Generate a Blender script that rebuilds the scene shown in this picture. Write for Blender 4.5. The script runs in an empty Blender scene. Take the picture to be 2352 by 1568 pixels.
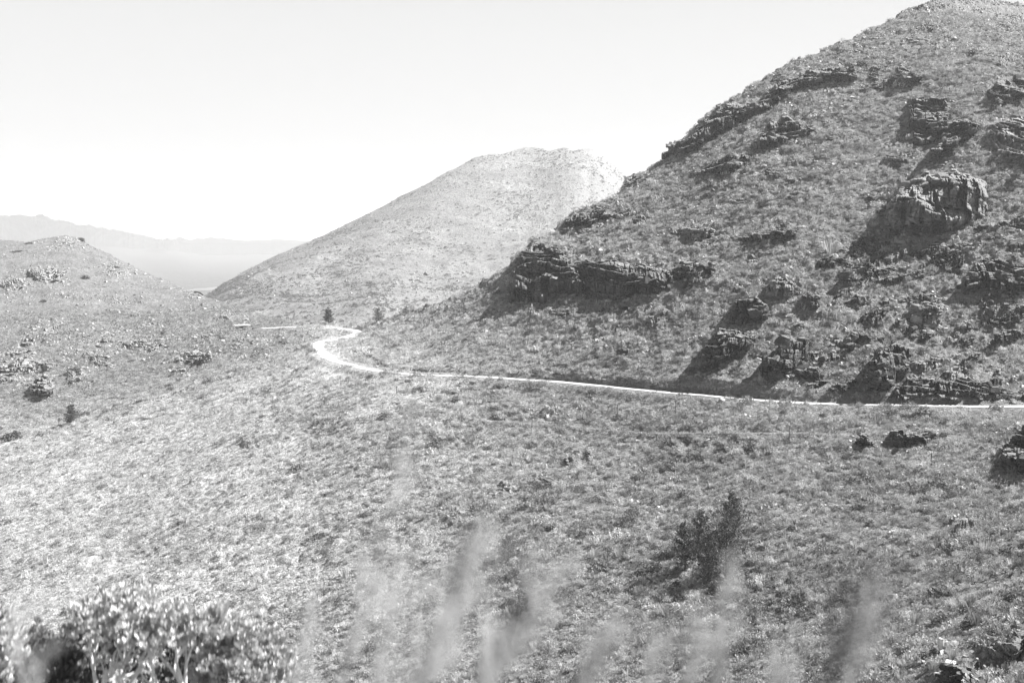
import bpy, math, random
import numpy as np
from mathutils import Vector, Matrix
R = math.radians
SC = bpy.context.scene
COL = SC.collection
rng = np.random.default_rng(7)
random.seed(7)

# ------------------------------------------------------------------ camera
# picture measures below are in a 2352 x 1568 frame; FZ = focal length in those units
W, H, FZ, CX, HY = 2352.0, 1568.0, 2522.0, 1176.0, 550.0
cam_d = bpy.data.cameras.new("camera")
cam = bpy.data.objects.new("camera", cam_d)
COL.objects.link(cam)
cam.location = (0, 0, 0)
cam.rotation_euler = (R(90), 0, 0)
cam_d.sensor_width = 36.0
cam_d.lens = 36.0 * FZ / W
cam_d.shift_y = -(H / 2 - HY) / W
cam_d.clip_start = 0.05
cam_d.clip_end = 60000
cam_d.dof.use_dof = True
cam_d.dof.focus_distance = 260.0
cam_d.dof.aperture_fstop = 0.82
cam_d.dof.aperture_ratio = 2.2
SC.camera = cam

# ------------------------------------------------------------------ sky and sun
SUN_AZ, SUN_EL = R(79), R(48)
world = bpy.data.worlds.new("World")
SC.world = world
world.use_nodes = True
nt = world.node_tree
for n in list(nt.nodes): nt.nodes.remove(n)
sky = nt.nodes.new('ShaderNodeTexSky')
sky.sky_type = 'NISHITA'
sky.sun_disc = False
sky.sun_elevation = SUN_EL
sky.sun_rotation = SUN_AZ
sky.altitude = 300
sky.air_density = 1.0
sky.dust_density = 3.0
bw = nt.nodes.new('ShaderNodeSeparateColor')      # black-and-white through a red filter: the red channel of the sky
bg = nt.nodes.new('ShaderNodeBackground')
bg.inputs['Strength'].default_value = 0.08
wo = nt.nodes.new('ShaderNodeOutputWorld')
nt.links.new(sky.outputs[0], bw.inputs[0])
# low sky lifted bright; sky above the frame dimmed to deepen the shadows
tc = nt.nodes.new('ShaderNodeTexCoord'); sx = nt.nodes.new('ShaderNodeSeparateXYZ')
nt.links.new(tc.outputs['Generated'], sx.inputs[0])
def sky_ramp(stops):
    r = nt.nodes.new('ShaderNodeValToRGB'); e = r.color_ramp.elements
    while len(e) < len(stops): e.new(0.5)
    for k_, (p_, g_) in enumerate(stops): e[k_].position = p_; e[k_].color = (g_, g_, g_, 1)
    r.color_ramp.interpolation = 'B_SPLINE'; nt.links.new(sx.outputs['Z'], r.inputs[0]); return r.outputs[0]
def sky_math(op, a_, b_):
    mn = nt.nodes.new('ShaderNodeMath'); mn.operation = op
    for k_, v_ in enumerate((a_, b_)):
        if isinstance(v_, float): mn.inputs[k_].default_value = v_
        else: nt.links.new(v_, mn.inputs[k_])
    return mn.outputs[0]
gain = sky_math('MULTIPLY', sky_ramp([(0, 1.0), (0.22, 1.0), (0.45, 0.3), (1, 0.2)]), 3.2)
cap = sky_math('MULTIPLY', sky_ramp([(0, 0.60), (0.05, 0.66), (0.11, 0.745), (0.22, 0.775), (0.34, 0.5), (0.6, 0.12), (1, 0.05)]), 4.55)
prev = sky_math('MINIMUM', sky_math('MULTIPLY', bw.outputs[0], gain), cap)
nt.links.new(prev, bg.inputs['Color'])
nt.links.new(bg.outputs[0], wo.inputs['Surface'])
sun_d = bpy.data.lights.new("sun", 'SUN')
sun_d.energy = 5.0
sun_d.angle = R(0.5)
sun_d.color = (1.0, 0.995, 0.99)
sun = bpy.data.objects.new("sun", sun_d)
sv = Vector((math.sin(SUN_AZ) * math.cos(SUN_EL), math.cos(SUN_AZ) * math.cos(SUN_EL), math.sin(SUN_EL)))
sun.rotation_euler = sv.to_track_quat('Z', 'Y').to_euler()
COL.objects.link(sun)
SC.view_settings.view_transform = 'Standard'
SC.view_settings.look = 'None'
SC.view_settings.exposure = 1.5
SC.view_settings.gamma = 1.0
SC.cycles.use_denoising = True
SC.cycles.max_bounces = 6
SC.cycles.diffuse_bounces = 3
SC.cycles.volume_bounces = 1
SC.cycles.transparent_max_bounces = 8

# ------------------------------------------------------------------ helpers
def tag(o, label=None, cat=None, group=None, kind=None):
    if label: o['label'] = label
    if cat: o['category'] = cat
    if group: o['group'] = group
    if kind: o['kind'] = kind
    return o

def mesh_np(name, co, faces, mat=None, smooth=False, attrs=None, link=True, parent=None):
    """faces: int array (n,3) or (n,4)"""
    me = bpy.data.meshes.new(name)
    co = np.asarray(co, dtype=np.float32)
    faces = np.asarray(faces, dtype=np.int32)
    k = faces.shape[1]
    me.vertices.add(len(co)); me.vertices.foreach_set('co', co.ravel())
    me.loops.add(faces.size); me.loops.foreach_set('vertex_index', faces.ravel())
    me.polygons.add(len(faces))
    me.polygons.foreach_set('loop_start', np.arange(0, faces.size, k, dtype=np.int32))
    me.polygons.foreach_set('loop_total', np.full(len(faces), k, dtype=np.int32))
    me.update(calc_edges=True)
    me.polygons.foreach_set('use_smooth', np.full(len(faces), smooth, dtype=bool))
    if attrs:
        for an, av in attrs.items():
            a = me.attributes.new(an, 'FLOAT', 'POINT')
            a.data.foreach_set('value', np.asarray(av, dtype=np.float32))
    if mat: me.materials.append(mat)
    o = bpy.data.objects.new(name, me)
    if link: COL.objects.link(o)
    if parent: o.parent = parent
    return o

def empty(name, loc, label, cat, group=None):
    o = bpy.data.objects.new(name, None)
    o.location = loc
    COL.objects.link(o)
    return tag(o, label, cat, group)

def _hash(ix, iy, iz, seed):
    h = (ix.astype(np.int64) * 374761393 + iy.astype(np.int64) * 668265263 + iz.astype(np.int64) * 2147483647 + seed * 974711) & 0xffffffff
    h = ((h ^ (h >> 13)) * 1274126177) & 0xffffffff
    h = h ^ (h >> 16)
    return (h & 0xffff).astype(np.float32) / 65535.0 * 2 - 1

def vnoise(p, seed=0):
    p = np.asarray(p, dtype=np.float64)
    i = np.floor(p).astype(np.int64)
    f = (p - i).astype(np.float32)
    u = f * f * f * (f * (f * 6 - 15) + 10)
    out = 0
    for dx in (0, 1):
        wx = u[..., 0] if dx else 1 - u[..., 0]
        for dy in (0, 1):
            wy = u[..., 1] if dy else 1 - u[..., 1]
            for dz in (0, 1):
                wz = u[..., 2] if dz else 1 - u[..., 2]
                out = out + wx * wy * wz * _hash(i[..., 0] + dx, i[..., 1] + dy, i[..., 2] + dz, seed)
    return out

def fbm(p, octaves=4, seed=0, ridged=False, gain=0.5):
    a, s, tot = 1.0, 0, 0.0
    q = np.array(p, dtype=np.float64)
    for o in range(octaves):
        n = vnoise(q, seed + o * 17)
        if ridged: n = 1 - 2 * np.abs(n)
        s = s + a * n; tot += a
        a *= gain; q = q * 2.03 + 13.7
    return s / tot

def smooth(a, b, x):
    t = np.clip((x - a) / (b - a), 0, 1)
    return t * t * (3 - 2 * t)

class TPS:
    """smooth inverse-distance surface through surveyed points (picture x, y, metres ahead)"""
    def __init__(self, pts, lam=1e-3, firm=0):
        P = np.array(pts, dtype=float)
        self.c = P[:, :2] / 1000.0
        v = 1000.0 / P[:, 2]
        n = len(P)
        d = np.linalg.norm(self.c[:, None] - self.c[None], axis=2)
        K = self.k(d) + np.diag(np.where(np.arange(n) < firm, 1e-4, lam))
        A = np.zeros((n + 3, n + 3)); A[:n, :n] = K
        A[:n, n] = 1; A[:n, n + 1:] = self.c; A[n:, :n] = A[:n, n:].T
        self.w = np.linalg.solve(A, np.concatenate([v, np.zeros(3)]))
        self.n = n
    @staticmethod
    def k(d):
        return np.where(d > 1e-9, d * d * np.log(np.maximum(d, 1e-9)), 0)
    def depth(self, x, y):
        sh = np.shape(x)
        x = np.ravel(x) / 1000.0; y = np.ravel(y) / 1000.0
        out = np.empty(len(x))
        for s in range(0, len(x), 200000):
            q = np.stack([x[s:s + 200000], y[s:s + 200000]], 1)
            d = np.sqrt((q[:, :1] - self.c[None, :, 0]) ** 2 + (q[:, 1:] - self.c[None, :, 1]) ** 2)
            out[s:s + 200000] = self.k(d) @ self.w[:self.n] + self.w[self.n] + q @ self.w[self.n + 1:]
        return (1000.0 / np.maximum(out, 0.06)).reshape(sh)

def ray(x, y, Y):
    x = np.asarray(x, float); y = np.asarray(y, float)
    return np.stack([(x - CX) / FZ * Y, Y, (HY - y) / FZ * Y], -1)

def lerp_poly(pts):
    P = np.array(pts, float)
    return lambda x: np.interp(x, P[:, 0], P[:, 1])

# ------------------------------------------------------------------ materials
def mat_nodes(name):
    m = bpy.data.materials.new(name); m.use_nodes = True
    t = m.node_tree
    b = t.nodes['Principled BSDF']
    b.inputs['Roughness'].default_value = 0.9
    b.inputs['Specular IOR Level'].default_value = 0.15
    return m, t, b

def N(t, kind, **kw):
    n = t.nodes.new(kind)
    for k, v in kw.items():
        if k in n.inputs: n.inputs[k].default_value = v
        else: setattr(n, k, v)
    return n

def ramp(t, fac, stops):
    r = t.nodes.new('ShaderNodeValToRGB')
    e = r.color_ramp.elements
    while len(e) < len(stops): e.new(0.5)
    for i, (p, g) in enumerate(stops):
        e[i].position = p; e[i].color = (g, g, g, 1)
    t.links.new(fac, r.inputs[0])
    return r.outputs[0]

def mixc(t, f, a, b, mode='MIX'):
    n = t.nodes.new('ShaderNodeMix'); n.data_type = 'RGBA'; n.blend_type = mode
    for k, v in ((0, f), (6, a), (7, b)):
        if hasattr(v, 'is_output'): t.links.new(v, n.inputs[k])
        elif k: n.inputs[k].default_value = (v, v, v, 1)
        else: n.inputs[k].default_value = v
    return n.outputs[2]

def noise(t, scale, detail=4, rough=0.6, vec=None):
    n = N(t, 'ShaderNodeTexNoise', Scale=scale, Detail=detail, Roughness=rough)
    if vec is not None: t.links.new(vec, n.inputs['Vector'])
    return n.outputs[0]

def geo_pos(t):
    return t.nodes.new('ShaderNodeNewGeometry').outputs['Position']

def terrain_mat(name, s, dark, mid, pale, rock_lo, rock_hi, bump=1.0):
    """heath ground: mottled plants and soil, bare rock where the rock attribute says so. s = metres per clump"""
    m, t, b = mat_nodes(name)
    pos = geo_pos(t)
    n1 = noise(t, 1.0 / s, 8, 0.7, pos)
    n2 = noise(t, 0.12 / s, 4, 0.6, pos)
    n3 = noise(t, 3.1 / s, 3, 0.6, pos)
    c = ramp(t, n1, [(0.3, dark), (0.5, mid), (0.72, pale)])
    c2 = ramp(t, n2, [(0.3, 0.78), (0.7, 1.18)])
    c = mixc(t, 1.0, c, c2, 'MULTIPLY')
    # scattered pale stones
    v = N(t, 'ShaderNodeTexVoronoi', Scale=0.8 / s); t.links.new(pos, v.inputs['Vector'])
    st = ramp(t, v.outputs['Distance'], [(0.12, 1.0), (0.2, 0.0)])
    stm = ramp(t, noise(t, 0.3 / s, 3, 0.6, pos), [(0.5, 0.0), (0.62, 1.0)])
    f = N(t, 'ShaderNodeMath', operation='MULTIPLY'); t.links.new(st, f.inputs[0]); t.links.new(stm, f.inputs[1])
    c = mixc(t, f.outputs[0], c, rock_hi)
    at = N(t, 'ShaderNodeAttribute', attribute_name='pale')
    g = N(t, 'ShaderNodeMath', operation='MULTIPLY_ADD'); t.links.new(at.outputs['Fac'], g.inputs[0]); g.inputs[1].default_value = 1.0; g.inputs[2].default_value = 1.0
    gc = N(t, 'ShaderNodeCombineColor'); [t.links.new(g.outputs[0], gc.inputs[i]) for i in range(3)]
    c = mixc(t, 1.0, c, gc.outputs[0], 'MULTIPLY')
    # rock, with cracks drawn by the bedding
    mp = N(t, 'ShaderNodeMapping'); mp.inputs['Scale'].default_value = (1, 1, 3.0); t.links.new(pos, mp.inputs['Vector'])
    rk = ramp(t, noise(t, 0.9 / s, 8, 0.75, mp.outputs[0]), [(0.3, rock_lo), (0.7, rock_hi)])
    ar = N(t, 'ShaderNodeAttribute', attribute_name='rock')
    t.links.new(mixc(t, ar.outputs['Fac'], c, rk), b.inputs['Base Color'])
    bp = N(t, 'ShaderNodeBump', Strength=1.0, Distance=0.55 * s * bump)
    ad = N(t, 'ShaderNodeMath', operation='ADD'); t.links.new(n1, ad.inputs[0]); t.links.new(n3, ad.inputs[1])
    t.links.new(ad.outputs[0], bp.inputs['Height']); t.links.new(bp.outputs[0], b.inputs['Normal'])
    return m

def rock_mat(name, lo, hi, s=1.0):
    m, t, b = mat_nodes(name)
    pos = geo_pos(t)
    mp = N(t, 'ShaderNodeMapping'); mp.inputs['Scale'].default_value = (1, 1, 2.2); t.links.new(pos, mp.inputs['Vector'])
    n = noise(t, 0.7 / s, 8, 0.72, mp.outputs[0])
    c = ramp(t, n, [(0.28, lo), (0.5, (lo + hi) / 2), (0.72, hi)])
    gn = t.nodes.new('ShaderNodeNewGeometry'); sn = t.nodes.new('ShaderNodeSeparateXYZ'); t.links.new(gn.outputs['True Normal'], sn.inputs[0])
    tf = ramp(t, sn.outputs['Z'], [(0.55, 0.0), (0.85, 0.7)])
    c = mixc(t, tf, c, ramp(t, noise(t, 1.5 / s, 4, 0.7, pos), [(0.3, 0.16), (0.7, 0.36)]))   # grass on ledges, and sunlit tops put into the colour
    # lichen and water stains
    c = mixc(t, 1.0, c, ramp(t, noise(t, 0.15 / s, 5, 0.7, pos), [(0.35, 0.6), (0.65, 1.15)]), 'MULTIPLY')
    t.links.new(c, b.inputs['Base Color'])
    bp = N(t, 'ShaderNodeBump', Strength=0.9, Distance=0.35 * s)
    t.links.new(noise(t, 1.3 / s, 8, 0.75, mp.outputs[0]), bp.inputs['Height']); t.links.new(bp.outputs[0], b.inputs['Normal'])
    return m

def leaf_mat(name, lo, hi, scale=0.8, trans=0.25, inst=False):
    m, t, b = mat_nodes(name)
    b.inputs['Roughness'].default_value = 0.6
    b.inputs['Specular IOR Level'].default_value = 0.3
    pos = geo_pos(t)
    c = ramp(t, noise(t, scale, 3, 0.6, pos), [(0.35, lo), (0.65, hi)])
    if inst:
        a = N(t, 'ShaderNodeAttribute', attribute_name='tone', attribute_type='INSTANCER')
        gc = N(t, 'ShaderNodeCombineColor'); [t.links.new(a.outputs['Fac'], gc.inputs[i]) for i in range(3)]
        c = mixc(t, 1.0, c, gc.outputs[0], 'MULTIPLY')
    t.links.new(c, b.inputs['Base Color'])
    if trans:
        tr = t.nodes.new('ShaderNodeBsdfTranslucent'); t.links.new(c, tr.inputs[0])
        mx = N(t, 'ShaderNodeMixShader'); mx.inputs[0].default_value = trans
        t.links.new(b.outputs[0], mx.inputs[1]); t.links.new(tr.outputs[0], mx.inputs[2])
        t.links.new(mx.outputs[0], t.nodes['Material Output'].inputs[0])
    return m

M_HILL = terrain_mat('heath_hillside', 1.6, 0.08, 0.19, 0.36, 0.08, 0.30)
M_MTN = terrain_mat('mountain_heath', 4.5, 0.13, 0.21, 0.31, 0.16, 0.40, 0.8)
M_FAR = terrain_mat('far_range', 160.0, 0.04, 0.09, 0.18, 0.08, 0.16, 0.3)
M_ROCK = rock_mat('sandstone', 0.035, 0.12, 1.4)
M_ROCKM = rock_mat('weathered_sandstone', 0.10, 0.36, 1.4)
M_ROCKP = rock_mat('pale_sandstone', 0.18, 0.42, 1.4)

# ------------------------------------------------------------------ the hillside (one continuous terrain sheet)
SKY_AB = lerp_poly([(-500, 575), (-200, 560), (0, 550), (60, 556), (100, 548), (150, 541), (178, 548), (230, 575), (290, 602), (350, 630),
                    (400, 652), (450, 675), (500, 690), (560, 706), (600, 722), (640, 733), (700, 742), (760, 744), (830, 742), (880, 733),
                    (940, 712), (1000, 700), (1060, 672), (1120, 645), (1165, 625), (1190, 590), (1215, 568), (1240, 558), (1275, 545), (1282, 530), (1295, 515),
                    (1340, 492), (1400, 468), (1430, 442), (1445, 412), (1480, 404), (1525, 372), (1560, 335), (1584, 312), (1640, 262), (1690, 236),
                    (1740, 205), (1770, 180), (1800, 165), (1850, 142), (1890, 122), (1940, 108), (2000, 75), (2050, 52), (2090, 30), (2150, 8),
                    (2190, 3), (2240, 8), (2290, 10), (2352, 18), (2450, 40), (2600, 90), (2750, 150)])
AB = TPS([
    # road and what lies below it
    (2352, 933, 316), (2100, 932, 317), (1850, 928, 320), (1500, 900, 346), (1200, 870, 378), (1030, 862, 388), (870, 855, 397), (740, 825, 440), (722, 795, 494),
    (800, 757, 585), (650, 751, 605), (560, 749, 612),
    (1176, 1568, 205), (600, 1568, 235), (0, 1568, 252), (1800, 1568, 170), (2352, 1568, 122), (1176, 1640, 190), (0, 1640, 234), (2352, 1640, 108),
    (0, 1300, 312), (300, 1200, 325), (0, 1100, 388), (300, 1000, 410), (600, 900, 412), (600, 1200, 295), (1176, 1200, 275), (1176, 1000, 327),
    (1800, 1200, 243), (1800, 1000, 293), (2352, 1200, 196), (2352, 1010, 270), (2352, 1400, 150), (700, 1000, 362), (740, 900, 398), (650, 850, 440),
    # slope above the road
    (1176, 740, 440), (1200, 680, 462), (1200, 600, 480), (940, 735, 520), (1000, 715, 500), (1060, 690, 480), (1120, 655, 472), (880, 790, 480),
    (1300, 530, 530), (1430, 445, 580), (1530, 365, 610), (1690, 240, 640), (1800, 168, 670), (2000, 78, 720), (2150, 8, 790), (2352, 18, 840), (2600, 90, 860),
    (1500, 700, 405), (1500, 600, 440), (1500, 480, 520), (1800, 700, 382), (1800, 550, 430), (1800, 400, 500), (1800, 280, 580),
    (2100, 700, 370), (2352, 700, 362), (2352, 550, 405), (2100, 550, 420), (2100, 400, 470), (2352, 400, 440), (2352, 250, 520), (2100, 250, 560), (2000, 150, 640), (2352, 100, 700),
    (2600, 930, 316), (2600, 1200, 160), (2600, 600, 380), (2600, 350, 470),
    # left hill with its rock bands
    (0, 950, 500), (100, 900, 530), (300, 900, 495), (0, 850, 585), (300, 830, 580), (600, 800, 530), (0, 790, 680), (300, 770, 700), (600, 765, 640),
    (0, 700, 800), (300, 700, 780), (500, 720, 720), (0, 620, 900), (150, 600, 940), (0, 552, 1050), (150, 545, 1020), (290, 605, 960), (400, 655, 900), (500, 692, 820), (600, 725, 720), (700, 744, 640),
    (-350, 560, 1100), (-350, 800, 660), (-350, 1100, 430), (-350, 1568, 300)], 0.02, 12)

# road centreline in world space
ROAD_PX = [(2700, 931), (2600, 932), (2352, 933), (2200, 932.5), (2050, 930), (1850, 925), (1700, 915), (1600, 906), (1500, 898), (1400, 888), (1300, 878), (1200, 871.5), (1120, 866), (1030, 862.5),
           (950, 860), (880, 853), (820, 842), (770, 828), (742, 812), (728, 798), (730, 789), (745, 783), (775, 779), (800, 772), (822, 765), (815, 758.5), (770, 753.5), (700, 750.5), (650, 751.5), (600, 754)]
ROADZ = -48.0
rp = np.array([[(x - CX) / FZ * (-ROADZ * FZ / (y - HY)), -ROADZ * FZ / (y - HY)] for x, y in ROAD_PX])
def resample(P, step):
    d = np.concatenate([[0], np.cumsum(np.linalg.norm(np.diff(P, axis=0), axis=1))])
    # Catmull-Rom through the points
    out = []
    Q = np.vstack([2 * P[0] - P[1], P, 2 * P[-1] - P[-2]])
    for i in range(1, len(Q) - 2):
        n = max(2, int(np.linalg.norm(Q[i + 1] - Q[i]) / step))
        for k in range(n):
            s = k / n
            a, b, c, e = Q[i - 1], Q[i], Q[i + 1], Q[i + 2]
            out.append(0.5 * (2 * b + (c - a) * s + (2 * a - 5 * b + 4 * c - e) * s * s + (3 * b - a - 3 * c + e) * s ** 3))
    out.append(P[-1])
    return np.array(out)
RC = resample(rp, 2.0)

_m = (RC[:, 1] < 440) & (RC[:, 0] / RC[:, 1] * FZ + CX > 800)
RAZ = np.stack([RC[_m, 0] / RC[_m, 1] * FZ + CX, RC[_m, 1]], 1); RAZ = RAZ[np.argsort(RAZ[:, 0])]

def road_dist(xy):
    """distance to the centreline (capped at 60 m)"""
    out = np.full(len(xy), 60.0)
    sel = np.where((xy[:, 1] > RC[:, 1].min() - 40) & (xy[:, 1] < RC[:, 1].max() + 40))[0]
    for s in range(0, len(sel), 50000):
        i = sel[s:s + 50000]
        d2 = (xy[i, 0:1] - RC[None, :, 0]) ** 2 + (xy[i, 1:2] - RC[None, :, 1]) ** 2
        out[i] = np.minimum(60, np.sqrt(d2.min(1)))
    return out

# crags: (cx, cy, w, h, block m, relief m, tone 0 dark 1 pale, yaw, label) or polygon lists
CR = []
def poly(pts, block, relief, tone, yaw, label, cat='crag'):
    CR.append(dict(p=np.array(pts, float), block=block, relief=relief, tone=tone, yaw=yaw, label=label, cat=cat))
def ell(cx, cy, w, h, block, relief, tone, yaw, label, tilt=0, cat='crag'):
    a = np.linspace(0, 2 * np.pi, 11)[:-1]
    r = 1 + 0.18 * np.sin(a * 3 + cx)
    x, y = w / 2 * np.cos(a) * r, h / 2 * np.sin(a) * r
    c, s = math.cos(R(tilt)), math.sin(R(tilt))
    poly(np.stack([cx + x * c - y * s, cy + x * s + y * c], 1), block, relief, tone, yaw, label, cat)
#CRAGS#
poly([(1522, 380), (1522, 358), (1584, 310), (1632, 270), (1683, 240), (1727, 239), (1749, 277), (1657, 321), (1584, 372)], 6.0, 24, 0, -20, 'long dark crag forming the stepped left skyline of the big right mountain')
poly([(1712, 296), (1727, 252), (1778, 204), (1851, 166), (1968, 153), (1968, 197), (1906, 206), (1833, 219), (1770, 267)], 6.5, 26, 0, -15, 'long dark cliff band slanting down just below the upper left ridge of the right mountain')
ell(1790, 186, 46, 26, 4.5, 8, 0, -20, 'small rounded dark crag on the skyline above the long slanting cliff', -20)
ell(2010, 178, 32, 42, 5, 10, 0, -20, 'narrow dark crag between two larger cliffs high on the right mountain')
poly([(2040, 205), (2045, 175), (2070, 155), (2100, 165), (2122, 190), (2120, 208), (2080, 215)], 5.5, 18, 0, -15, 'squat dark crag at the right end of the upper cliff line')
poly([(1727, 344), (1770, 290), (1810, 280), (1870, 300), (1890, 320), (1840, 335), (1800, 345), (1745, 363)], 6, 22, 0, -15, 'broad dark crag standing alone in the middle of the upper mountain slope')
poly([(1575, 427), (1640, 378), (1730, 370), (1720, 395), (1690, 412), (1620, 422)], 4, 12, 0.2, 5, 'low broken grey outcrop slanting across the slope under the skyline crag')
poly([(2065, 47), (2098, 22), (2145, 6), (2150, 28), (2110, 42)], 4.5, 8, 0, -10, 'dark crag just left of the mountain summit')
poly([(1950, 112), (1985, 92), (2100, 85), (2185, 104), (2150, 116), (2040, 108)], 4, 6, 0.5, 5, 'thin pale ledge of rocks below the summit')
poly([(2085, 300), (2092, 240), (2130, 228), (2170, 232), (2190, 262), (2180, 330), (2150, 350), (2100, 345)], 6.5, 22, 0, -20, 'tall dark left-hand buttress of the pair of cliffs at upper right')
poly([(2130, 382), (2150, 330), (2190, 280), (2220, 275), (2258, 300), (2240, 340), (2190, 366), (2150, 388)], 6.5, 24, 0.2, 10, 'tall buttress with a dark left face, right of the other tall buttress at upper right')
poly([(2262, 230), (2280, 195), (2352, 180), (2420, 190), (2420, 240), (2352, 245), (2290, 262)], 6, 24, 0, -10, 'dark cliff cut by the right edge of the photo, highest of the edge cliffs')
poly([(2265, 340), (2272, 295), (2330, 270), (2400, 280), (2400, 395), (2352, 395), (2300, 380)], 5.5, 14, 0.6, 20, 'blocky pale and dark crag at the right edge below the highest edge cliff')
poly([(2032, 522), (2034, 480), (2075, 430), (2120, 405), (2200, 395), (2262, 425), (2275, 480), (2250, 505), (2200, 540), (2100, 552), (2050, 545)], 5.5, 30, 0.75, 28, 'largest blocky crag with sunlit stacked blocks and a long black shadow running down left')
poly([(2275, 535), (2300, 500), (2352, 485), (2420, 490), (2420, 530), (2352, 530), (2290, 540)], 4.5, 10, 0.2, 0, 'dark crag at the right edge beside the largest blocky crag')
ell(1815, 462, 130, 26, 3.5, 6, 0.4, 5, 'low line of scattered grey rocks in the middle of the mountain slope')
ell(1600, 538, 120, 30, 4, 7, 0.5, 5, 'blocky pale outcrop right of the round headland top', -3)
ell(1770, 555, 150, 34, 4.2, 8, 0.3, 0, 'outcrop with a dark notch on its left, right of the blocky pale outcrop', -4)
poly([(1165, 695), (1178, 650), (1185, 605), (1200, 585), (1225, 565), (1280, 572), (1310, 615), (1335, 650), (1330, 685), (1250, 698)], 5.5, 13, 0.05, -8, 'dark rounded headland cliff in the centre casting a black shadow to its left')
poly([(1310, 690), (1325, 615), (1400, 603), (1470, 620), (1530, 622), (1560, 650), (1520, 685), (1440, 695)], 5, 11, 0, -5, 'dark cliff band running right from the headland cliff')
poly([(1530, 660), (1560, 612), (1640, 613), (1645, 650), (1590, 680)], 5, 10, 0, -5, 'right end of the dark central cliff band')
poly([(1278, 540), (1290, 515), (1330, 498), (1400, 490), (1410, 512), (1350, 533), (1300, 545)], 4.5, 10, 0.1, -5, 'small dark crag on the skyline right above the headland cliff')
poly([(1427, 445), (1440, 412), (1480, 404), (1480, 420), (1450, 440)], 4, 9, 0, -10, 'small dark crag on the skyline where the far mountain meets the near slope')
ell(1470, 515, 45, 20, 3.5, 6, 0.1, 0, 'little dark outcrop on open slope right of the small skyline crag')
ell(1290, 722, 70, 20, 3, 4, 0, 0, 'low dark ledge under the headland cliff')
ell(1415, 712, 90, 24, 3, 5, 0, 0, 'low dark ledge under the cliff band right of the headland')
poly([(1602, 852), (1612, 795), (1655, 752), (1690, 760), (1755, 772), (1735, 800), (1690, 825), (1650, 850)], 5, 16, 0, -15, 'lower of two stacked dark crags in the middle distance above the road')
poly([(1665, 755), (1690, 705), (1725, 688), (1765, 700), (1778, 735), (1750, 752), (1700, 757)], 5, 14, 0, -15, 'upper of two stacked dark crags in the middle distance above the road')
ell(1797, 680, 105, 40, 3.6, 8, 0.8, 20, 'pale blocky outcrop above the stacked dark crags')
ell(1868, 705, 48, 46, 4, 9, 0, -15, 'small dark crag right of the pale blocky outcrop', -40)
ell(1970, 650, 90, 44, 4.5, 10, 0, -10, 'dark crag at the foot of the long black shadow', -35)
ell(2060, 595, 100, 30, 3, 4, 0.8, 20, 'apron of pale boulders below the largest blocky crag', -25)
poly([(1735, 862), (1760, 820), (1810, 782), (1865, 792), (1850, 830), (1810, 868), (1750, 877)], 5, 15, 0, -15, 'dark crag just above the road, left of the tall road cutting')
ell(1865, 858, 70, 38, 4, 8, 0.2, 0, 'small blocky outcrop close above the road beside the dark crag')
poly([(1975, 875), (2010, 820), (2050, 790), (2110, 800), (2095, 850), (2040, 905), (1985, 905)], 5.5, 17, 0, -15, 'large dark crag rising from the road at lower right')
poly([(2030, 922), (2055, 893), (2085, 872), (2130, 870), (2170, 876), (2215, 866), (2260, 880), (2330, 902), (2420, 905), (2420, 920), (2200, 921)], 4.5, 5, 0, -5, 'long smooth dark rock cutting along the road at right')
ell(2135, 728, 80, 62, 4.5, 12, 0.6, 20, 'pointed crag with a pale lit edge and a dark left side', -40)
poly([(2205, 685), (2215, 645), (2250, 610), (2352, 612), (2420, 620), (2420, 680), (2352, 690), (2280, 690)], 5, 13, 0.4, 10, 'broad grey crag at the right edge halfway up')
ell(2282, 715, 85, 34, 4, 8, 0.4, 10, 'grey outcrop just below the broad right-edge crag')
ell(1980, 783, 55, 30, 3.5, 7, 0.1, 0, 'small dark outcrop between the pointed crag and the road crags')
ell(2210, 790, 70, 28, 3.2, 5, 0.3, 10, 'low outcrop above the road cutting')
ell(2320, 575, 90, 34, 4, 8, 0.2, 0, 'dark low outcrop near the right edge above the broad grey crag')
ell(2095, 1000, 125, 44, 3.6, 9, 0, -5, 'dark broken outcrop below the road at right')
ell(1985, 1008, 50, 34, 3, 6, 0, -5, 'smaller dark outcrop left of the broken outcrop below the road')
poly([(2290, 1065), (2300, 1020), (2340, 975), (2450, 960), (2500, 1090), (2352, 1085)], 5, 16, 0, -20, 'dark spur of rock jutting in at the right edge below the road')
ell(2200, 1540, 120, 60, 2.2, 5, 0.1, -5, 'dark rocks at the bottom edge right of the seed plumes')
ell(2310, 1460, 130, 80, 2.2, 5.5, 0.6, 15, 'tumble of pale and dark boulders in the bottom right corner')
ell(1012, 798, 28, 14, 2.6, 4, 0, 0, 'small lone dark rock above the road bend')
ell(1447, 806, 78, 14, 2.6, 4, 0, -5, 'thin dark ledge on the slope above the road in the centre')
# left hill
ell(50, 845, 150, 30, 5, 9, 0.9, 30, 'long vertical pale rock face at the left edge', -2)
poly([(70, 910), (72, 880), (88, 862), (110, 860), (128, 885), (122, 912), (100, 918)], 4, 11, 0.9, 35, 'tall pale pinnacle with a dark left side on the left hillside')
ell(178, 866, 62, 42, 3.4, 7, 0.9, 25, 'rounded pale crag topped with bushes beside the pinnacle')
ell(330, 792, 130, 26, 4.2, 8, 1.0, 30, 'middle pale cliff of the left rock band', 3)
ell(445, 824, 110, 32, 4.2, 9, 1.0, 30, 'right-hand pale fluted cliff of the left rock band', -6)
ell(110, 632, 90, 34, 5.5, 8, 1.0, 30, 'slanting pale slabs high on the left hill')
ell(30, 655, 70, 26, 5, 6, 1.0, 30, 'pale rocks at the left edge high on the left hill')
ell(160, 555, 60, 14, 4, 3, 0.9, 25, 'rocky top of the left hill')
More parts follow.
